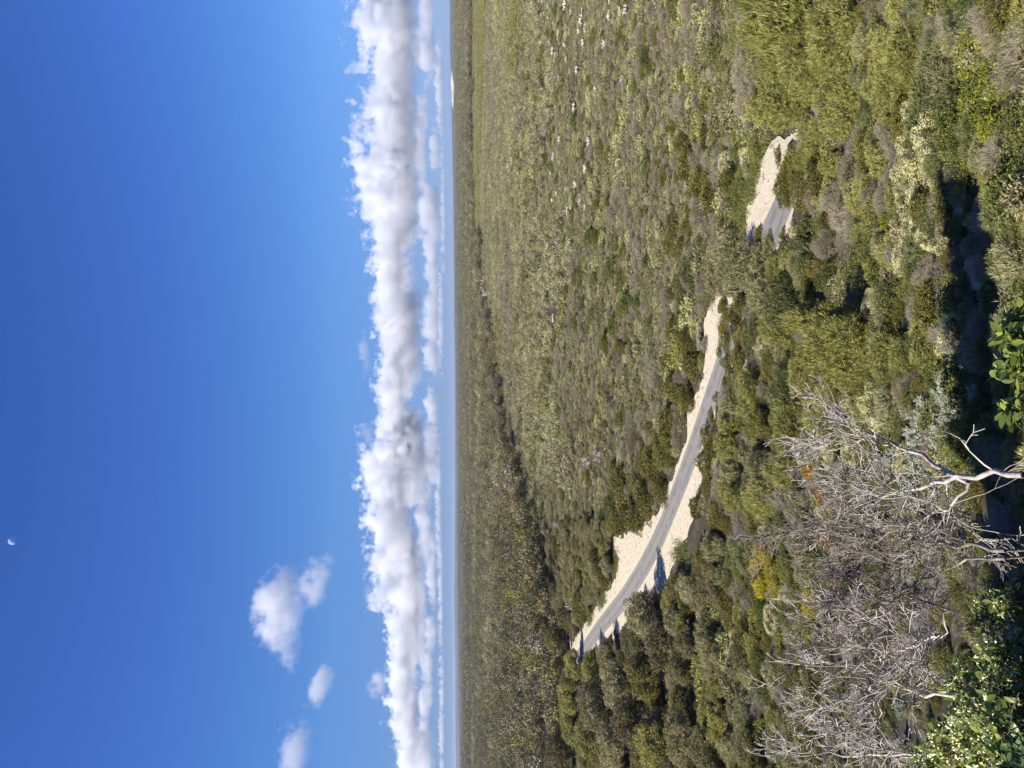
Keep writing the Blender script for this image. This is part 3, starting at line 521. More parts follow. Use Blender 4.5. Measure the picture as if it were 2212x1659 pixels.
# ---- broad-leaved shrubs close to the camera, crown held up on long stems
def near_shrub(X, Y, dist, r, mat='broad', n=150, L=.065, flowers=0, flat=.8, label=None, seed=70):
    rng = np.random.default_rng(seed+int(X*3+Y)); p = ray(X, Y)*dist; z0 = float(gz(p[1])); root = link('broadleaf_shrub', None, None, (p[0], p[1], z0-.05)); hc = p[2]-z0
    nb = 12; C = rdir(rng, nb)*r*.62*np.array([1, 1, flat])*rng.uniform(.4, 1, nb)[:, None]+np.array([0, 0, hc]); rr = np.full(nb, r*.42)*rng.uniform(.7, 1.2, nb)
    P, d, k = shell(rng, C, rr, n, .5); VV, QQ, TT, o = [], [], [], 0; tw = []
    for p_, dd in zip(P, d):
        ax = nrm(dd*.5+np.array([0, 0, .7])+rng.normal(size=3)*.35); tw.append((np.array([p_-ax*.16+rng.normal(size=3)*.02, p_-ax*.06, p_+ax*.05]), [.004, .003, .002]))
        for j in range(rng.integers(5, 9)):
            q = p_+ax*j*.012; rd = nrm(np.cross(ax, rdir(rng, 1)[0])); D = nrm(rd*rng.uniform(.6, 1.1)+ax*rng.uniform(.3, .9)); Lf = L*rng.uniform(.6, 1.2); S_ = nrm(np.cross(D, ax)); up = np.cross(S_, D); w_ = Lf*.24
            vs = [q]
            for t, ww in ((.28, .72), (.6, 1.), (.86, .62)):
                c = q+D*Lf*t-up*Lf*.14*t*t; vs += [c+S_*w_*ww+up*w_*.2, c-S_*w_*ww+up*w_*.2, c]
            vs.append(q+D*Lf-up*Lf*.14); VV.append(np.array(vs)); tt_ = rng.normal(.5, .2)
            fs = [(0, 3, 1), (0, 2, 3), (1, 3, 6), (1, 6, 4), (3, 2, 5), (3, 5, 6), (4, 6, 9), (4, 9, 7), (6, 5, 8), (6, 8, 9), (7, 9, 10), (9, 8, 10)]
            QQ += [[o+i for i in f] for f in fs]; TT += [tt_]*12; o += 11
    link('foliage', mesh('foliage', np.concatenate(VV), QQ, np.clip(TT, 0, 1), M[mat], True), root)
    if flowers:
        F_ = P[rng.random(len(P)) < flowers]; F_ = np.repeat(F_, 16, 0)+rng.normal(size=(len(F_)*16, 3))*.017+np.array([0, 0, .05]); D = nrm(rdir(rng, len(F_))+np.array([0, 0, .5]))
        V, Q = leaves(F_, D, rdir(rng, len(F_)), .018*rng.uniform(.6, 1.3, len(F_)), .013*rng.uniform(.7, 1.2, len(F_)), rng.uniform(0, .2, len(F_))); link('blossom', mesh('blossom', V, Q, np.clip(rng.normal(.6, .2, len(F_)), 0, 1), M['flower']), root)
    for c in C: tw.append((wiggle(rng, np.array([0, 0, -.1])+rng.normal(size=3)*.04, c, 7, .12), np.linspace(.016, .004, 7)))
    link('stem', mesh('stem', *(lambda a: (np.concatenate([x[0] for x in a]), np.concatenate([x[1]+sum(len(y[0]) for y in a[:i]) for i, x in enumerate(a)])))([tube([t_], 4) for t_ in tw[-nb:]]+[tube(tw[:-nb], 3)]), None, M['bark']), root)
    THINGS.append([root, 'broadleaf_shrub', p[0], p[1], r]); return root
for X, Y, dist, r, n, fl in [(2090, 1500, 5.8, .26, 130, .7), (2125, 1410, 5.4, .18, 70, .7), (2150, 1300, 5.4, .11, 34, .6), (2030, 1600, 6.2, .22, 90, .7), (2100, 1600, 5.6, .3, 150, .7), (2150, 1530, 5.0, .26, 120, .5), (2108, 1320, 6.6, .15, 60, .3), (2000, 1650, 6.4, .2, 80, .7), (2060, 1560, 6., .16, 60, .7), (2145, 1640, 5.2, .26, 120, .7)]:
    near_shrub(X+26, Y, dist, r*.88, 'broad', int(n*.5), .058, fl)
near_shrub(2212, 745, 3.9, .09, 'broad', 30, .06); near_shrub(2216, 700, 4.0, .08, 'broad', 24, .066); near_shrub(2196, 893, 3.6, .05, 'broad', 9, .068); near_shrub(2222, 790, 3.9, .09, 'broad', 30, .066)
for X, Y, dist, r, n in [(2220, 1610, 4.9, .2, 70), (2222, 1500, 5.0, .18, 60), (2228, 1410, 5.2, .16, 50), (2245, 790, 4.6, .12, 40)]: near_shrub(X, Y, dist, r, 'broad_shaded', n, .055)

def boxo(name, lo, hi, mat, parent):
    V = [(x, y, z) for x in (lo[0], hi[0]) for y in (lo[1], hi[1]) for z in (lo[2], hi[2])]
    return link(name, mesh(name, V, [(0, 1, 3, 2), (4, 6, 7, 5), (0, 4, 5, 1), (2, 3, 7, 6), (0, 2, 6, 4), (1, 5, 7, 3)], None, M[mat]), parent)
lk = link('unseen_shade_building', None); tag(lk, 'added unseen building that casts the foreground shade', 'building')
boxo('shade_wall', (-24, -8, -9), (1.5, -1.3, 3.6), 'rock', lk); boxo('shade_roof', (-24.4, -8.4, 3.603), (1.9, -.9, 3.9), 'deadwood_grey', lk); boxo('shade_tower', (-26.5, 3.0, -12), (-23.5, 7.2, 11.2), 'rock', lk); boxo('added_balcony', (-24, -1.297, -1.75), (1.5, -.35, -1.6), 'rock', lk)  # unseen walls and high block, added and sized to throw shade on the foreground

# ================= fields of scrub and forest =================
def pxy(x, y, h=0): 
    X, Y = to_px([x, y, float(gz(y))+h]); return X[0], Y[0]
def BX(Y): return np.interp(Y, [0, 300, 500, 620, 820, 986, 1106, 1180, 1280, 1659], [1012, 1012, 1030, 1045, 1085, 1118, 1150, 1190, 1215, 1230])
rngF = np.random.default_rng(21)
def field(y0, y1, s, marg=1.25):
    P = []; y = y0
    while y < y1:
        ss = s(y) if callable(s) else s; hw = (.52*y+6)*marg; n = int(2*hw/ss)
        x = np.linspace(-hw, hw, n)+rngF.normal(size=n)*ss*.35; P.append(np.stack([x, y+rngF.normal(size=n)*ss*.35], 1)); y += ss*.9
    return np.concatenate(P)
def lump(x, y, f, s=0): return math.sin(x*f+s)*math.cos(y*f*1.3+s*2)+.6*math.sin(x*f*2.3+y*f*1.7+s)
hx = np.array([t[2] for t in THINGS]); hy = np.array([t[3] for t in THINGS]); hr = np.array([t[4] for t in THINGS])
NB = lambda: sum(t[1] == B_ for t in THINGS)
# near slope: what grows between the plants above
for x, y in field(6, 74, lambda y: 1.15+y*.015):
    r = rngF.uniform(.65, 1.1)*(.8+y*.008)
    if np.any(np.hypot(hx-x, hy-y) < hr*.7+r*.2): continue
    X, Y = pxy(x, y, .5)
    if over_sand(x, y, r, r*.9) or math.hypot(X-2075, Y-440) < 45 or math.hypot(X-2110, Y-590) < 40 or y < 6.5: continue
    if X > 1750 and Y > 1080:
        if rngF.random() < .22: plant(rngF.choice([DS, D_, W_]), x, y, r*.7, .8)
        continue
    q = rngF.random(); k = B_ if q < .2 and NB() < 190 else W_ if q < .33 else D_ if q < .42 else S if q < .54 else G if q < .68 else O if q < .8 else F if q < .94 else FL
    plant(k, x, y, r, .75); 
U = [p for p in field(4.5, 72, lambda y: .62 if y < 14 else .95+y*.01) if np.min(np.hypot(CLw[:, 0]-p[0], CLw[:, 1]-p[1])) > 4.2 and np.min(np.hypot(SW[:, 0]-p[0], SW[:, 1]-p[1])) > 1.]
uk = [D_, W_, G, O, S, 'silver_shrub', B_]; U = [p for p in U if not (lambda q: q[0] > 1560 and q[0] < 1925 and q[1] < 330)(pxy(p[0], p[1]))]
ui = [int(rngF.choice(7, p=[.26, .2, .14, .14, .12, .05, .09])) for _ in U]; us = [rngF.uniform(.3, .6) for _ in U]
scatter_later = ('undergrowth', 'low undergrowth covering the soil between the near shrubs', [(x, y, float(gz(y))-.05) for x, y in U], [(0, 0, rngF.uniform(0, 6.28)) for _ in U], [(q, q, q*.9) for q in us], ui, [K[k][0][0][0][1] for k in uk])
# beyond the road: bushes one can tell apart, nearest first, then the rest as ground cover
pts = field(60, 300, lambda y: 1.3+max(0, y-90)*.004); pts = pts[np.argsort(pts[:, 1])]
hx = np.array([t[2] for t in THINGS]); hy = np.array([t[3] for t in THINGS]); hr = np.array([t[4] for t in THINGS])
seam = lambda x: 225+45*lump(x, 0, .05, 1)
pts = np.array([p for p in pts if p[1] < seam(p[0])])
count = {}; REST = []; NK = lambda k: sum(t[1] == k for t in THINGS)
LIM = {k: 290-NK(k) for k in (S, PB, B_, O, T_, G)}
for x, y in pts:
    X, Y = pxy(x, y, .8); leftside = Y > 1130 and X > BX(Y)
    r = rngF.uniform(.5, 1.2)*(1+.4*(rngF.random() < .1)); nz = lump(x, y, .11)*.5+lump(x, y, .043, 3)*.5; q = rngF.random()*.75+.12+.24*nz; r *= 1+.35*lump(x, y, .09, 5); r = max(r, .35); tall = False
    if leftside or X < BX(Y):
        if q > .42: continue
        r = rngF.uniform(1.3, 2.4); k = T_ if q < .28 else O; tall = k == T_
        if q > .38: k = B_; r *= .7
    elif y < 135: r *= 1.3; k = S if q < .38 else PB if q < .47 else B_ if q < .79 else O if q < .92 else G
    else: k = S if q < .44 else PB if q < .54 else B_ if q < .85 else O if q < 1.02 else G
    if rngF.random() < .022*(1+2*(lump(x, y, .06, 7) > .3)) and not tall: r = rngF.uniform(1.5, 2.3); k = [O, S, G, S, PB][int(rngF.integers(0, 5))]
    if np.any(np.hypot(hx-x, hy-y) < hr*.8+r*.3): continue
    if over_sand(x, y, r, r*HGT.get(k, .85)): continue
    inview = -25 < Y < 1684
    n = count.get(k, 0)
    if inview and n < LIM[k]:
        count[k] = n+1; plant(k, x, y, r, rngF.uniform(.7, .95), simple=y > 125 and k != T_)
    else: REST.append((x, y, r, k))
print('rest', len(REST), count)

# ---- masses: point clouds that carry bush and tree shapes
def holder(protos, name):
    c = bpy.data.collections.new(name)
    for i, me in enumerate(protos):
        o = bpy.data.objects.new('%s_%03d' % (name, i), me); c.objects.link(o)
    return c
def scatter(name, label, P, rot, scl, idx, protos):
    me = bpy.data.meshes.new(name); n = len(P); me.vertices.add(n); me.vertices.foreach_set('co', np.asarray(P, np.float32).ravel())
    for nm, ty, arr in (('rot', 'FLOAT_VECTOR', rot), ('scl', 'FLOAT_VECTOR', scl)):
        a = me.attributes.new(nm, ty, 'POINT'); a.data.foreach_set('vector', np.asarray(arr, np.float32).ravel())
    a = me.attributes.new('idx', 'INT', 'POINT'); a.data.foreach_set('value', np.asarray(idx, np.int32)); me.update()
    o = link(name, me); tag(o, label, None, None, 'stuff')
    ng = bpy.data.node_groups.new(name, 'GeometryNodeTree'); ng.interface.new_socket('Geometry', in_out='INPUT', socket_type='NodeSocketGeometry'); ng.interface.new_socket('Geometry', in_out='OUTPUT', socket_type='NodeSocketGeometry')
    gi = ng.nodes.new('NodeGroupInput'); go = ng.nodes.new('NodeGroupOutput'); ip = ng.nodes.new('GeometryNodeInstanceOnPoints'); ci = ng.nodes.new('GeometryNodeCollectionInfo')
    ci.inputs['Collection'].default_value = holder(protos, name); ci.inputs['Separate Children'].default_value = True; ci.inputs['Reset Children'].default_value = True
    def att(nm, ty):
        a = ng.nodes.new('GeometryNodeInputNamedAttribute'); a.data_type = ty; a.inputs['Name'].default_value = nm; return [s for s in a.outputs if s.enabled and s.name == 'Attribute'][0]
    L = ng.links.new; L(gi.outputs[0], ip.inputs['Points']); L(ci.outputs[0], ip.inputs['Instance']); ip.inputs['Pick Instance'].default_value = True
    L(att('idx', 'INT'), ip.inputs['Instance Index']); L(att('rot', 'FLOAT_VECTOR'), ip.inputs['Rotation']); L(att('scl', 'FLOAT_VECTOR'), ip.inputs['Scale']); L(ip.outputs[0], go.inputs[0])
    o.modifiers.new('scatter', 'NODES').node_group = ng; return o
scatter(*scatter_later)
if REST:
    kinds = [S, PB, B_, O, T_, G]; P = [(x, y, float(gz(y))-.05) for x, y, r, k in REST]
    pr = [K[k][j][0][0][1] for k in kinds for j in range(2)]
    scatter('scrub', 'mixed grey green scrub farther out beyond the named bushes', P, [(0, 0, rngF.uniform(0, 6.28)) for _ in P], [(r, r, r*.85) for x, y, r, k in REST], [kinds.index(k)*2+int(rngF.integers(0, 2)) for x, y, r, k in REST], pr)
def patch(seed, size, nb, rr, nq, q, hgt, mats, tree=False, weights=None):
    """a square of low bushes or of tree crowns, one mesh"""
    rng = np.random.default_rng(seed); VV, NQ, TT, MI = [], 0, [], []
    for i in range(nb):
        c = np.append(rng.uniform(-size/2, size/2, 2), 0); r = rng.uniform(*rr); n = int(nq*rng.uniform(.7, 1.3)); mi = rng.choice(len(mats), p=weights); hh = hgt*rng.uniform(.65, 1.45) if tree else 0; r *= 1+.5*(rng.random() < .12)
        nl = 7; lc = rdir(rng, nl)*r*.55; lc[:, 2] = np.abs(lc[:, 2])*.9+(hh*r-r*.5 if tree else 0); lk = rng.integers(0, nl, n)
        d = rdir(rng, n); d[:, 2] = np.where(d[:, 2] < -.3, -d[:, 2], d[:, 2]); P = c+lc[lk]+d*r*.5*rng.uniform(.75, 1.05, n)[:, None]; P[:, 2] = np.maximum(P[:, 2], .05)
        D = nrm(rdir(rng, n)+np.array([0, 0, .3])); V, Q = leaves(P, D, nrm(d+rdir(rng, n)*.6), q*rng.uniform(.6, 1.4, n), q*.6*rng.uniform(.7, 1.3, n), np.zeros(n))
        VV.append(V); TT.append(np.clip(rng.normal(rng.uniform(.12, .72), .2, n), 0, 1)); MI.append(np.full(n, mi)); NQ += n
    V = np.concatenate(VV); me = mesh('patch', V, np.arange(NQ*4).reshape(-1, 4), np.concatenate(TT))
    for m in mats: me.materials.append(M[m])
    me.polygons.foreach_set('material_index', np.concatenate(MI).astype(np.int32)); return me
protos_rock = None
sm = ['greygreen', 'yellowgreen', 'pale', 'brush', 'olive']
WS = [[.6, .16, .1, .1, .04], [.3, .08, .06, .46, .1], [.34, .1, .34, .16, .06], [.28, .16, .04, .2, .32]]
scr = [patch(100+i, 13, 46, (.6, 1.6), 100, .28, .5, sm, False, WS[i//2]) for i in range(8)]
scr += [patch(110+i, 20, 40, (1.2, 2.6), 130, .42, 1.1, ['yellowgreen', 'greygreen', 'olive', 'brush'], True, [.42, .3, .18, .1]) for i in range(3)]
fm = ['woodland', 'forest_brown', 'olive', 'brush', 'greygreen']
forp = [patch(120+i, 20, 22, (1.8, 3.7), 240, .58, 1.5, fm, True, [.4, .22, .22, .1, .06]) for i in range(4)]
forb = [patch(125+i, 20, 22, (1.8, 3.7), 240, .58, 1.5, fm, True, [.26, .46, .14, .1, .04]) for i in range(2)]
farp = [patch(130+i, 70, 240, (2.2, 4.2), 46, 1.1, 1.6, fm, True, [.46, .16, .2, .1, .08]) for i in range(4)]
protos = scr+forp+forb
def cells(y0, y1, s): return field(y0, y1, s, 1.2)
P, R, Sx, I = [], [], [], []
for x, y in cells(165, 1000, 12.2):
    if y < seam(x)-2: continue
    X, Y = pxy(x, y)
    if X < BX(Y)+9*lump(x, y, .035) or Y >= 1140: continue
    yel = X < 1052 and Y < 640 and lump(x, y, .01) > -.5 or lump(x, y, .013, 2) > 1.15
    P.append((x, y, float(gz(y))-.05)); R.append((0, 0, rngF.integers(0, 4)*math.pi/2+rngF.normal()*.1)); s = rngF.uniform(.85, 1.2); Sx.append((s*1.05, s*1.05, s*(1.5 if not yel else .8))); dr = lump(x, y, .028)*.5+lump(x, y, .011, 2)*.5+rngF.normal()*.22; I.append(8+int(rngF.integers(0, 3)) if yel else (0 if dr > .1 else 2 if dr < -.42 else 4 if dr > -.12 else 6)+int(rngF.integers(0, 2)))
for x, y in cells(165, 1300, 15.5):
    X, Y = pxy(x, y); Xs, Ys = pxy(x, y, 3)
    if X >= BX(Y)+9*lump(x, y, .035)+3 and Y < 1140: continue
    if y < seam(x)-1: continue
    b = lump(x, y, .012, 1) > .35
    P.append((x, y, float(gz(y))-.1)); R.append((0, 0, rngF.uniform(0, 6.28))); s = rngF.uniform(.8, 1.15); Sx.append((s, s, s)); I.append(11+(4+int(rngF.integers(0, 2)) if b else int(rngF.integers(0, 4))))
scatter('heath', 'open slope of low scrub and woodland reaching to the skyline', P, R, Sx, I, protos)
P, R, Sx, I = [], [], [], []
P2, R2, S2_, I2 = [], [], [], []
for x, y in cells(76, 330, 11.2):
    if y > seam(x)+6 or np.min(np.hypot(CLw[:, 0]-x, CLw[:, 1]-y)) < 12.5 or np.min(np.hypot(SW[:, 0]-x, SW[:, 1]-y)) < 10.5: continue
    X, Y = pxy(x, y); dr = lump(x, y, .028)*.5+lump(x, y, .011, 2)*.5+rngF.normal()*.3
    P2.append((x, y, float(gz(y))-.05)); R2.append((0, 0, rngF.uniform(0, 6.28))); q = rngF.uniform(.9, 1.15); S2_.append((q, q, q*.62)); I2.append((0 if dr > .1 else 2 if dr < -.3 else 4 if dr > -.12 else 6)+int(rngF.integers(0, 2)))
scatter('low_scrub', 'low scrub filling in beneath the bushes beyond the road', P2, R2, S2_, I2, [patch(200+i, 13, 95, (.35, .8), 70, .17, .5, sm, False, WS[i//2]) for i in range(8)])
for x, y in cells(1250, 9000, lambda y: 58+y*.005):
    P.append((x, y, float(gz(y))-.2+(3+y*.001)*lump(x, y, .0017))); R.append((0, 0, rngF.uniform(0, 6.28))); s = rngF.uniform(.85, 1.2); Sx.append((s, s, s*1.15)); I.append(int(rngF.integers(0, 4)))
scatter('woodland', 'dull grey green woodland fading into haze below the skyline', P, R, Sx, I, farp)
print('patches', len(P))

# ---- bleached snags in the woodland
K['snag'] = [k_dead(s, 3, 3, .5, .045, 'deadwood', .5, (1, 3), .028) for s in (80, 81, 82)]; HGT['snag'] = 1.5
def snag(X, Y, sz):
    p = on_ground(X, Y, 4.); o = plant('snag', p[0], p[1], sz, 1, simple=True, name='dead_tree'); THINGS[-1][1] = 'snag'; o.location.z += .3
rs = random.Random(4)
for i in range(120): snag(rs.triangular(1003, 1052, 1030)-4, rs.uniform(560, 960), rs.uniform(4.5, 7))
for X, Y in [(1066, 790), (1060, 905), (1075, 990), (1068, 1060), (1055, 1120), (1070, 1250), (1065, 1290), (1100, 1130), (1085, 1220), (1080, 1400), (1075, 1450), (1110, 1470), (1078, 1540), (1090, 1590), (1045, 1330), (1180, 1130), (1165, 1150), (1160, 1390), (1170, 1570), (1150, 1330), (1120, 1350), (1190, 1240), (1240, 1000), (1262, 985), (1100, 1290), (1140, 1260), (1060, 1190), (1050, 1620), (1130, 1640), (1210, 1310)]:
    snag(X, Y, rs.uniform(3.4, 5.2) if X < 1125 else rs.uniform(1.5, 2.4))
# ---- limestone showing through the scrub
def rock_mesh(seed):
    rng = np.random.default_rng(seed); VV, FF = [], []
    base = np.array([(math.cos(t)*math.cos(p), math.sin(t)*math.cos(p), math.sin(p)) for p in (-.5, 0, .5, 1.1) for t in np.arange(9)*.698])
    for j in range(14):
        c = np.array([rng.normal()*.7, rng.normal()*1.1, rng.uniform(0, .3)]); s = np.array([rng.uniform(.2, .8), rng.uniform(.2, .6), rng.uniform(.1, .3)]); o = len(VV)*37
        V = np.concatenate([base, [(0, 0, 1.1)]])*s*rng.uniform(.75, 1.2, (37, 1))+c; VV.append(V)
        for a in range(3):
            for b in range(9): FF += [(o+a*9+b, o+a*9+(b+1) % 9, o+a*9+9+(b+1) % 9), (o+a*9+b, o+a*9+9+(b+1) % 9, o+a*9+9+b)]
        for b in range(9): FF.append((o+27+b, o+27+(b+1) % 9, o+36))
    return mesh('limestone_outcrop', np.concatenate(VV), FF, None, M['rock'])
RK = [rock_mesh(94+i) for i in range(3)]
K['rock'] = [([('rock', rock_mesh(90+i))], None) for i in range(4)]
ROCK = [(1132, 43), (1125, 60), (1140, 25), (1162, 63), (1166, 90), (1158, 40), (1146, 10), (1192, 7), (1216, 7), (1246, 63), (1250, 40), (1286, 63), (1300, 90), (1216, 93), (1196, 127), (1190, 110), (1176, 173), (1188, 187), (1242, 150), (1299, 150), (1236, 230), (1282, 245), (1267, 303),
        (1162, 303), (1191, 337), (1186, 370), (1199, 417), (1249, 433), (1190, 433), (1129, 467), (1103, 510), (1319, 437), (1079, 280), (1089, 220), (1136, 193), (1109, 353), (1339, 170), (1322, 60), (1310, 30), (1056, 616), (1133, 616), (1239, 583), (1076, 710), (1083, 783), (1153, 723), (1096, 826), (1116, 860),
        (1103, 880), (1143, 916), (1163, 986), (1095, 360), (1100, 395), (1240, 395), (1260, 365), (1115, 330), (1205, 300), (1345, 20), (1110, 90), (1120, 120), (1150, 130), (1172, 30), (1182, 60), (1255, 90), (1230, 20)]
for i, (X, Y) in enumerate(ROCK):
    if X > 1270 and i % 2 or Y > 600 and i % 3 == 0: continue
    p = on_ground(X, Y, 1.0); d = np.linalg.norm(p); o = plant('rock', p[0], p[1], max(.5, 3.2/F_PX*d*rs.uniform(.4, 1.9)), 1., rot=rs.uniform(-.4, .4), simple=True, name='limestone_outcrop'); o.scale.z = min(2., max(1.1, o.scale.x)); o.location.z += .45

P, R, Sx, I = [], [], [], []
for x, y in field(120, 700, 5.5, 1.1):
    X, Y = pxy(x, y, 1)
    if X < BX(Y)+12 or Y > 1000 or X > 1345: continue
    w_ = np.interp(Y, [0, 120, 450, 900, 1000], [.34, .2, .08, .03, 0])*(1.5 if lump(x, y, .045) > .55 else .35)
    if rngF.random() < w_: P.append((x+rngF.normal()*2, y, float(gz(y))+.45)); R.append((0, 0, rngF.normal()*.6)); q = rngF.uniform(.2, .75); Sx.append((q*1.3, q, q*rngF.uniform(.8, 1.4))); I.append(int(rngF.integers(0, 3)))
scatter('limestone_rubble', 'small white limestone bits showing all over the scrub slope', P, R, Sx, I, RK)
# ================= far land =================
def ridge(name, label, y, prof, mat, depth=1500):
    xs = np.linspace(prof[0][0], prof[-1][0], 160); h = np.interp(xs, [p[0] for p in prof], [p[1] for p in prof]); rng = np.random.default_rng(5)
    h = h*(1+.06*np.convolve(rng.normal(size=160), np.ones(9)/3, 'same')); V, m = [], 9
    for x, hh in zip(xs, h):
        for j in range(m): t = j/(m-1); V.append((x, y+t*depth, -32+(hh*.42+14+1)*math.sin(math.pi*min(t*1.0, 1))**.8))
    i = np.arange(159)[:, None]*m+np.arange(m-1)[None]; tag(link(name, mesh(name, V, np.stack([i, i+1, i+m+1, i+m], -1).reshape(-1, 4), None, mat, True)), label, None, None, 'structure')
M['hill'] = noisemat('wooded hill', [(.35, (.04, .045, .025)), (.65, (.08, .08, .045))], .01, bump=0)
ridge('hills', 'low blue hills beyond the woodland on the left', 9000, [(-9000, 120), (-6500, 125), (-4600, 130), (-3600, 110), (-3000, 120), (-2300, 85), (-1500, 60), (-600, 45), (500, 35), (2500, 40), (3500, 60), (5200, 85), (9000, 70)], M['hill'])
ridge('hills', 'wooded rise with a sand blowout on the right skyline', 6800, [(1500, 0), (2000, 30), (2600, 62), (3300, 74), (4200, 84), (6500, 90)], M['hill'], 1200)
patch_of('dune', 981, 188, 10, 10, M['sand'], 'bare', 9) if False else None
def dune():
    V, Q = [], []; c = ray(980, 188)*6700/ray(980, 188)[1]; n = 40
    for i in range(n):
        t = i/(n-1); x = c[0]-150+300*t; w_ = math.sin(math.pi*t)**.5; zc = -14+12*t+3*math.sin(t*9)
        for j in range(4): V.append((x, c[1]+j*40, zc-14*w_*(1-j/1.5)*.8+6))
    i = np.arange(n-1)[:, None]*4+np.arange(3)[None]; tag(link('sand_dune', mesh('sand_dune', V, np.stack([i, i+1, i+5, i+4], -1).reshape(-1, 4), None, M['sand'])), 'pale sand blowout on the right skyline', 'dune')
dune()

# ================= haze =================
def box(name, lo, hi):
    V = [(x, y, z) for x in (lo[0], hi[0]) for y in (lo[1], hi[1]) for z in (lo[2], hi[2])]
    return mesh(name, V, [(0, 1, 3, 2), (4, 6, 7, 5), (0, 4, 5, 1), (2, 3, 7, 6), (0, 2, 6, 4), (1, 5, 7, 3)])
m, n, out = newmat('haze'); v = n.nodes.new('ShaderNodeVolumePrincipled'); v.inputs['Density'].default_value = 4.8e-5; v.inputs['Color'].default_value = (.55, .68, .93, 1); v.inputs['Anisotropy'].default_value = .2
n.links.new(v.outputs[0], out.inputs['Volume']); hz = box('haze', (-22000, -100, -36), (22000, 20200, 75)); hz.materials.append(m)
tag(link('haze', hz), 'thin blue air over the far woodland', None, None, 'stuff')

# ================= clouds and moon =================
def cloudmat(dens, scale, seed, soft=.12, rough=.6, base=.12):
    m, n, out = newmat('cloud'); L = n.links.new; pv = n.nodes.new('ShaderNodeVolumePrincipled'); pv.inputs['Color'].default_value = (.87, .895, .95, 1); pv.inputs['Anisotropy'].default_value = .25
    def mth(op, a, b=None, c=None):
        k = n.nodes.new('ShaderNodeMath'); k.operation = op
        for i, q in enumerate((a, b, c)):
            if q is None: continue
            if isinstance(q, (int, float)): k.inputs[i].default_value = q
            else: L(q, k.inputs[i])
        return k.outputs[0]
    tc = n.nodes.new('ShaderNodeTexCoord'); ge = n.nodes.new('ShaderNodeNewGeometry'); mp = n.nodes.new('ShaderNodeVectorMath'); mp.operation = 'ADD'; mp.inputs[1].default_value = (seed*3717, 0, 0); L(ge.outputs['Position'], mp.inputs[0])
    n1 = n.nodes.new('ShaderNodeTexNoise'); n1.inputs['Scale'].default_value = 1/scale; n1.inputs['Detail'].default_value = 6; n1.inputs['Roughness'].default_value = rough; L(mp.outputs[0], n1.inputs['Vector'])
    n2 = n.nodes.new('ShaderNodeTexNoise'); n2.inputs['Scale'].default_value = .33/scale; n2.inputs['Detail'].default_value = 1; L(mp.outputs[0], n2.inputs['Vector'])
    sx = n.nodes.new('ShaderNodeSeparateXYZ'); L(tc.outputs['Object'], sx.inputs[0])
    z = mth('ADD', sx.outputs['Z'], .45); zz = mth('MAXIMUM', mth('MULTIPLY', z, .72), mth('MULTIPLY', z, -1.35))
    ln = mth('SQRT', mth('ADD', mth('ADD', mth('POWER', mth('ABSOLUTE', sx.outputs['X']), 2.6), mth('POWER', mth('ABSOLUTE', sx.outputs['Y']), 2.)), mth('POWER', zz, 2.)))
    f = mth('ADD', mth('SUBTRACT', .66, ln), mth('ADD', mth('MULTIPLY_ADD', n1.outputs['Fac'], 1.75, -.875), mth('MULTIPLY_ADD', n2.outputs['Fac'], 1.6, -.8)))
    ed = mth('SUBTRACT', 1, mth('MAXIMUM', mth('ABSOLUTE', sx.outputs['Z']), mth('ABSOLUTE', sx.outputs['X']))); f = mth('MINIMUM', f, mth('MULTIPLY', ed, 2.5))
    mr = n.nodes.new('ShaderNodeMapRange'); mr.inputs[1].default_value = 0; mr.inputs[2].default_value = soft; mr.inputs[4].default_value = dens; L(f, mr.inputs[0])
    fd = n.nodes.new('ShaderNodeMapRange'); fd.inputs[1].default_value = -.75; fd.inputs[2].default_value = .15; fd.inputs[3].default_value = base; L(sx.outputs['Z'], fd.inputs[0]); L(mth('MULTIPLY', mr.outputs[0], fd.outputs[0]), pv.inputs['Density']); L(pv.outputs[0], out.inputs['Volume']); return m
def cloud(X, Y, alt, wpx, hpx, seed, dens, label, group=None, soft=.12, sc_=1., tilt=0., deep=.8):
    d = ray(X, Y); k = alt/d[2]; p = d*k; r = np.linalg.norm(p); w_ = wpx/F_PX*r/2; h_ = hpx/F_PX*r/2
    me = box('cloud', (-1, -1, -1), (1, 1, 1)); me.materials.append(cloudmat(dens, h_*sc_, seed, soft)); o = link('cloud', me, None, p)
    w_ *= 1.18; h_ *= 1.2; o.scale = (w_, min(w_, h_*3)*deep, h_); o.rotation_euler = (0, tilt, -math.atan2(p[0], p[1])); tag(o, label, 'cloud', group)
cloud(592, 1325, 900, 205, 104, 1, .009, 'largest lone white cloud floating high above the bank', soft=.25, sc_=.5)
cloud(682, 1250, 900, 150, 60, 2, .007, 'grey slanting cloud just below the largest lone cloud', soft=.4, sc_=.8, tilt=.45)
cloud(690, 1478, 900, 90, 50, 3, .009, 'small soft cloud between the lone cloud and the edge cloud', soft=.4, sc_=.8, tilt=.3)
cloud(632, 1612, 900, 120, 62, 14, .007, 'ragged cloud cut off by the left edge of the sky', soft=.4, sc_=.7, tilt=.15)
cloud(812, 1478, 1000, 80, 45, 5, .006, 'tiny triangular cloud just above the bank', soft=.4)
cloud(782, 768, 1000, 100, 36, 26, .006, 'mauve wisp riding above the middle of the bank', soft=.5)
cloud(792, 935, 1000, 60, 30, 7, .003, 'faint mauve wisp near the tall white heap', soft=.5)
cloud(798, 1285, 1000, 60, 30, 8, .005, 'small grey wisp above the dip in the bank', soft=.5)
BG = 'cumulus heaps in the bank'
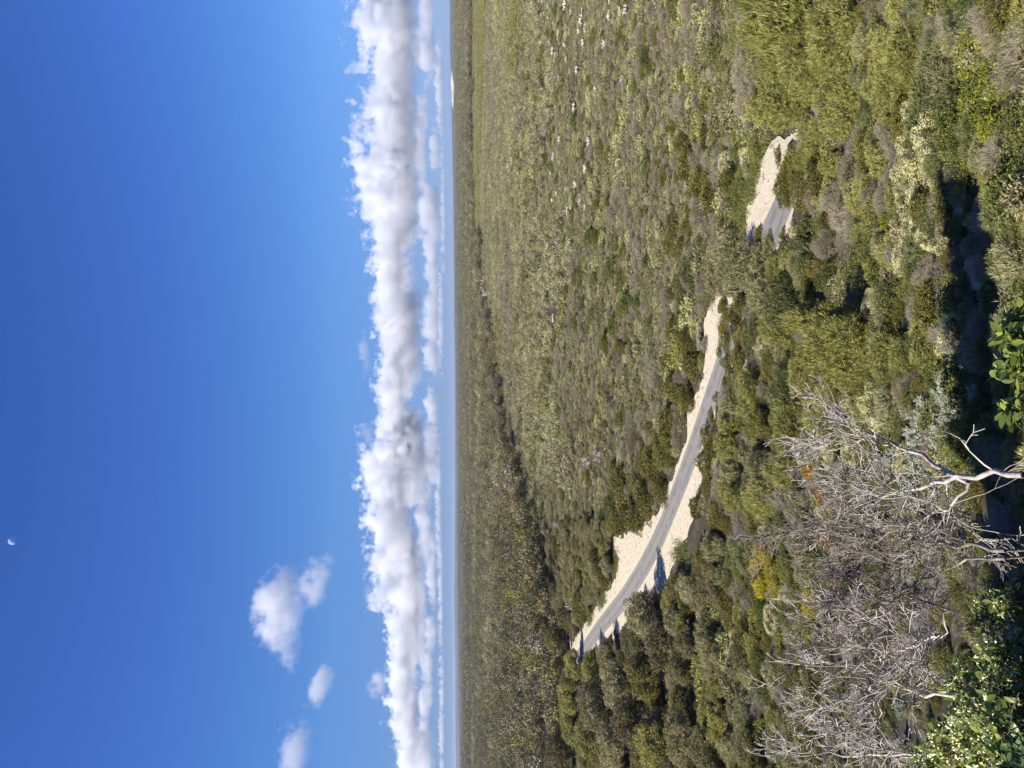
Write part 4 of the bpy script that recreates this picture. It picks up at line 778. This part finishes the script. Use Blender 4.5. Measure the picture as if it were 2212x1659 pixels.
for i, (X, Y, w_, h_, s_, lb) in enumerate([(838, 110, 300, 120, 31, 'bright cumulus heap at the right end of the bank'), (838, 235, 300, 112, 32, 'second cumulus heap from the right end of the bank'), (830, 345, 330, 132, 33, 'tallest cumulus heap, white crowned, right of the middle'),
      (836, 460, 320, 122, 34, 'grey shaded cumulus heap beside the tallest one'), (845, 590, 380, 100, 35, 'low bright stretch of the bank right of centre'), (845, 720, 380, 104, 36, 'long white stretch of the bank under the mauve wisp'), (850, 850, 360, 90, 37, 'dim lower stretch of the bank near its middle'),
      (838, 985, 300, 130, 38, 'tall white heap left of the middle of the bank'), (846, 1110, 330, 108, 39, 'rounded heap next to the tall white one'), (846, 1230, 300, 110, 40, 'lumpy heap with a knob rising from its top'), (860, 1340, 330, 84, 41, 'sloping heap where the bank starts to sink'), (870, 1460, 330, 64, 42, 'low flat heap towards the left end of the bank'),
      (880, 1580, 280, 46, 43, 'thin last heap at the left end of the bank'), (828, 8, 260, 120, 44, 'heap cut off by the right edge of the sky')]):
    X += (-5, 4, 0, 3, -4, 5, -2, 4, -5, 2, 5, -3, 0, 3)[i]; cloud(X-1+(-7, 5, -3, 6, -6, 8, -4, 7, -8, 3, 8, -5, 0, 4)[i], Y, 1250, w_*.72, h_*(1.05, .75, 1.1, .8, .7, .85, .7, 1.15, .85, .95, .8, .8, 1, .9)[i], s_, .008, lb, BG, soft=.09, sc_=.34, deep=.9)
for i, (X, Y, w_, h_) in enumerate([(915, 60, 150, 34), (912, 250, 60, 26), (934, 320, 70, 22), (905, 320, 130, 26), (922, 455, 100, 40), (930, 590, 130, 24), (925, 690, 90, 36), (925, 780, 70, 34), (930, 900, 100, 26), (925, 1000, 100, 40), (906, 1050, 100, 22), (910, 1160, 150, 36), (930, 1230, 120, 20),
      (925, 1370, 70, 26), (905, 1330, 160, 26), (922, 1450, 110, 20), (912, 1560, 150, 24), (948, 200, 160, 14), (950, 700, 200, 12), (945, 1100, 220, 12), (955, 450, 200, 10), (950, 1300, 200, 10), (952, 1550, 200, 10), (905, 1640, 120, 40)]):
    X2 = X+0.; cloud(X2, Y, 1000, w_*1.35, h_*1.35, 50+i, .0042, '%s distant cloud in the hazy row below the bank, %s from the right' % ('flat' if h_ < 24 else 'puffy', ('first second third fourth fifth sixth seventh eighth ninth tenth eleventh twelfth thirteenth fourteenth fifteenth sixteenth seventeenth'.split()+['last']*9)[min(i, 16)] if i < 17 else 'streak %s' % 'one two three four five six seven'.split()[i-17]), 'small far clouds below the bank', soft=.35, sc_=.8)
def moon():
    bpy.ops.mesh.primitive_uv_sphere_add(segments=48, ring_count=24, radius=1); o = bpy.context.object; o.name = 'moon'
    for f in o.data.polygons: f.use_smooth = True
    d = ray(27.5, 1168); R = 40000.; o.location = d*R; o.scale = [R*math.tan(rad(.255))]*3
    m, n, out = newmat('moon'); L = n.links.new; a = n.nodes.new('ShaderNodeBsdfTransparent'); b = n.nodes.new('ShaderNodeBsdfDiffuse'); no = n.nodes.new('ShaderNodeTexNoise'); no.inputs['Scale'].default_value = 1.6
    tc = n.nodes.new('ShaderNodeTexCoord'); L(tc.outputs['Object'], no.inputs['Vector']); r = ramp(n, [(.4, (.18, .17, .18)), (.6, (.28, .27, .28))], no.outputs['Fac']); L(r.outputs[0], b.inputs['Color'])
    s = n.nodes.new('ShaderNodeAddShader'); L(a.outputs[0], s.inputs[0]); L(b.outputs[0], s.inputs[1]); g = n.nodes.new('ShaderNodeNewGeometry'); mx = n.nodes.new('ShaderNodeMixShader'); a2 = n.nodes.new('ShaderNodeBsdfTransparent'); L(g.outputs['Backfacing'], mx.inputs[0]); L(s.outputs[0], mx.inputs[1]); L(a2.outputs[0], mx.inputs[2]); L(mx.outputs[0], out.inputs['Surface']); o.data.materials.append(m); tag(o, 'pale half moon in the deep blue sky', 'moon')
moon()

# ================= what each plant is called =================
LM = [('the sandy lay-by', 1370, 1190), ('the far end of the road', 1240, 1400), ('the tree shadow on the road', 1400, 1250), ('the narrow middle of the road', 1510, 920), ('the thin sand strip before the bend', 1540, 700), ('the grey road surface at the bend', 1665, 480),
      ('the upper end of the sandy bend', 1690, 320), ('the cream flowering bank', 1985, 400), ('the fork of the bare tree', 2080, 1035), ('the middle of the bare thicket', 1950, 1350), ('the yellow bush', 1655, 1240), ('the brown litter clearing', 2072, 438), ('the big central feathery bush', 1840, 745),
      ('the orange bush', 1758, 1030), ('the largest limestone patch', 1140, 45), ('the sand scrap in the forest', 1142, 1535), ('the deep shadow among the trees', 1440, 1490), ('the lowest right limestone patch', 1339, 170), ('the mid-slope limestone by the sky bank', 1200, 420), ('the lone rock above the hedge', 1163, 986),
      ('the wide feathery bank', 1780, 130), ('the lime leaved corner', 2120, 150), ('the band of white snags', 1030, 760), ('the lower left thicket edge', 1790, 1540), ('the round cream bush at the bend', 1608, 330), ('the trodden path', 2110, 590), ('the near leafy sprig', 2190, 760), ('the flowering leafy shrub', 2120, 1560),
      ('the hedge end at the lay-by', 1375, 1100), ('the hedge start by the thin sand', 1470, 760)]
LOOK = {'feathery_mound': ('big rounded yellow-green mound of feathery foliage', 'shrub'), 'wispy_shrub': ('grey-green wispy shrub', 'shrub'), 'feathery_shrub': ('soft yellow-green feathery shrub', 'shrub'), 'yellow_shrub': ('bright yellow feathery shrub', 'shrub'), 'dark_shrub': ('dull green wispy shrub', 'shrub'), 'olive_shrub': ('dense olive-green bush', 'bush'), 'green_shrub': ('leafy mid-green shrub', 'shrub'), 'scrub_bush': ('grey-green scrub bush', 'bush'),
        'pale_bush': ('pale sage-coloured bush', 'bush'), 'dead_bush': ('twiggy grey leafless bush', 'bush'), 'brown_bush': ('brown dried bush', 'bush'), 'flowering_shrub': ('cream-flowering shrub', 'shrub'), 'cream_shrub': ('round cream-topped bush', 'bush'), 'silver_shrub': ('silver-leaved shrub', 'shrub'), 'lime_shrub': ('lime-green young shrub', 'shrub'),
        'orange_shrub': ('orange dying shrub', 'shrub'), 'coastal_tree': ('low spreading dull-green tree', 'tree'), 'dead_tree': ('bare tree', 'tree'), 'dead_shrub': ('bare branching grey shrub', 'dead shrub'), 'snag': ('bleached bare snag in the woodland', 'dead tree'), 'rock': ('pale limestone outcrop', 'rock'), 'broadleaf_shrub': ('broad-leaved glossy shrub', 'shrub')}
ONES = 'first second third fourth fifth sixth seventh eighth ninth tenth eleventh twelfth thirteenth fourteenth fifteenth sixteenth seventeenth eighteenth nineteenth'.split()
TENS = {2: 'twent', 3: 'thirt', 4: 'fort', 5: 'fift', 6: 'sixt', 7: 'sevent', 8: 'eight', 9: 'ninet'}
def ordinal(n):
    if n < 20: return ONES[n-1]
    h = ''
    if n > 99: h = {1: 'hundred-', 2: 'two-hundred-'}[n//100]; n %= 100
    if n == 0: return h[:-1]+'th'
    if n < 20: return h+ONES[n-1]
    return h+(TENS[n//10]+'ieth' if n % 10 == 0 else TENS[n//10]+'y-'+ONES[n % 10-1])
bucket = {}
for t in THINGS:
    X, Y = to_px(np.array([t[2], t[3], float(gz(t[3]))+.5*t[4]])); dd = [math.hypot(X[0]-a, Y[0]-b) for _, a, b in LM]; j = int(np.argmin(dd)); bucket.setdefault((t[1], j), []).append((dd[j], t))
for (k, j), L_ in bucket.items():
    L_.sort(key=lambda a: a[0])
    for i, (_, t) in enumerate(L_):
        look, cat = LOOK[k]; tag(t[0], '%s, %s' % (look, ('nearest to ' if i == 0 else ordinal(i+1)+' nearest to ')+LM[j][0]), cat, {'snag': 'bleached snags in the woodland', 'rock': 'limestone outcrops in the scrub'}.get(k, look+'s among the scrub'))
print('things', len(THINGS))
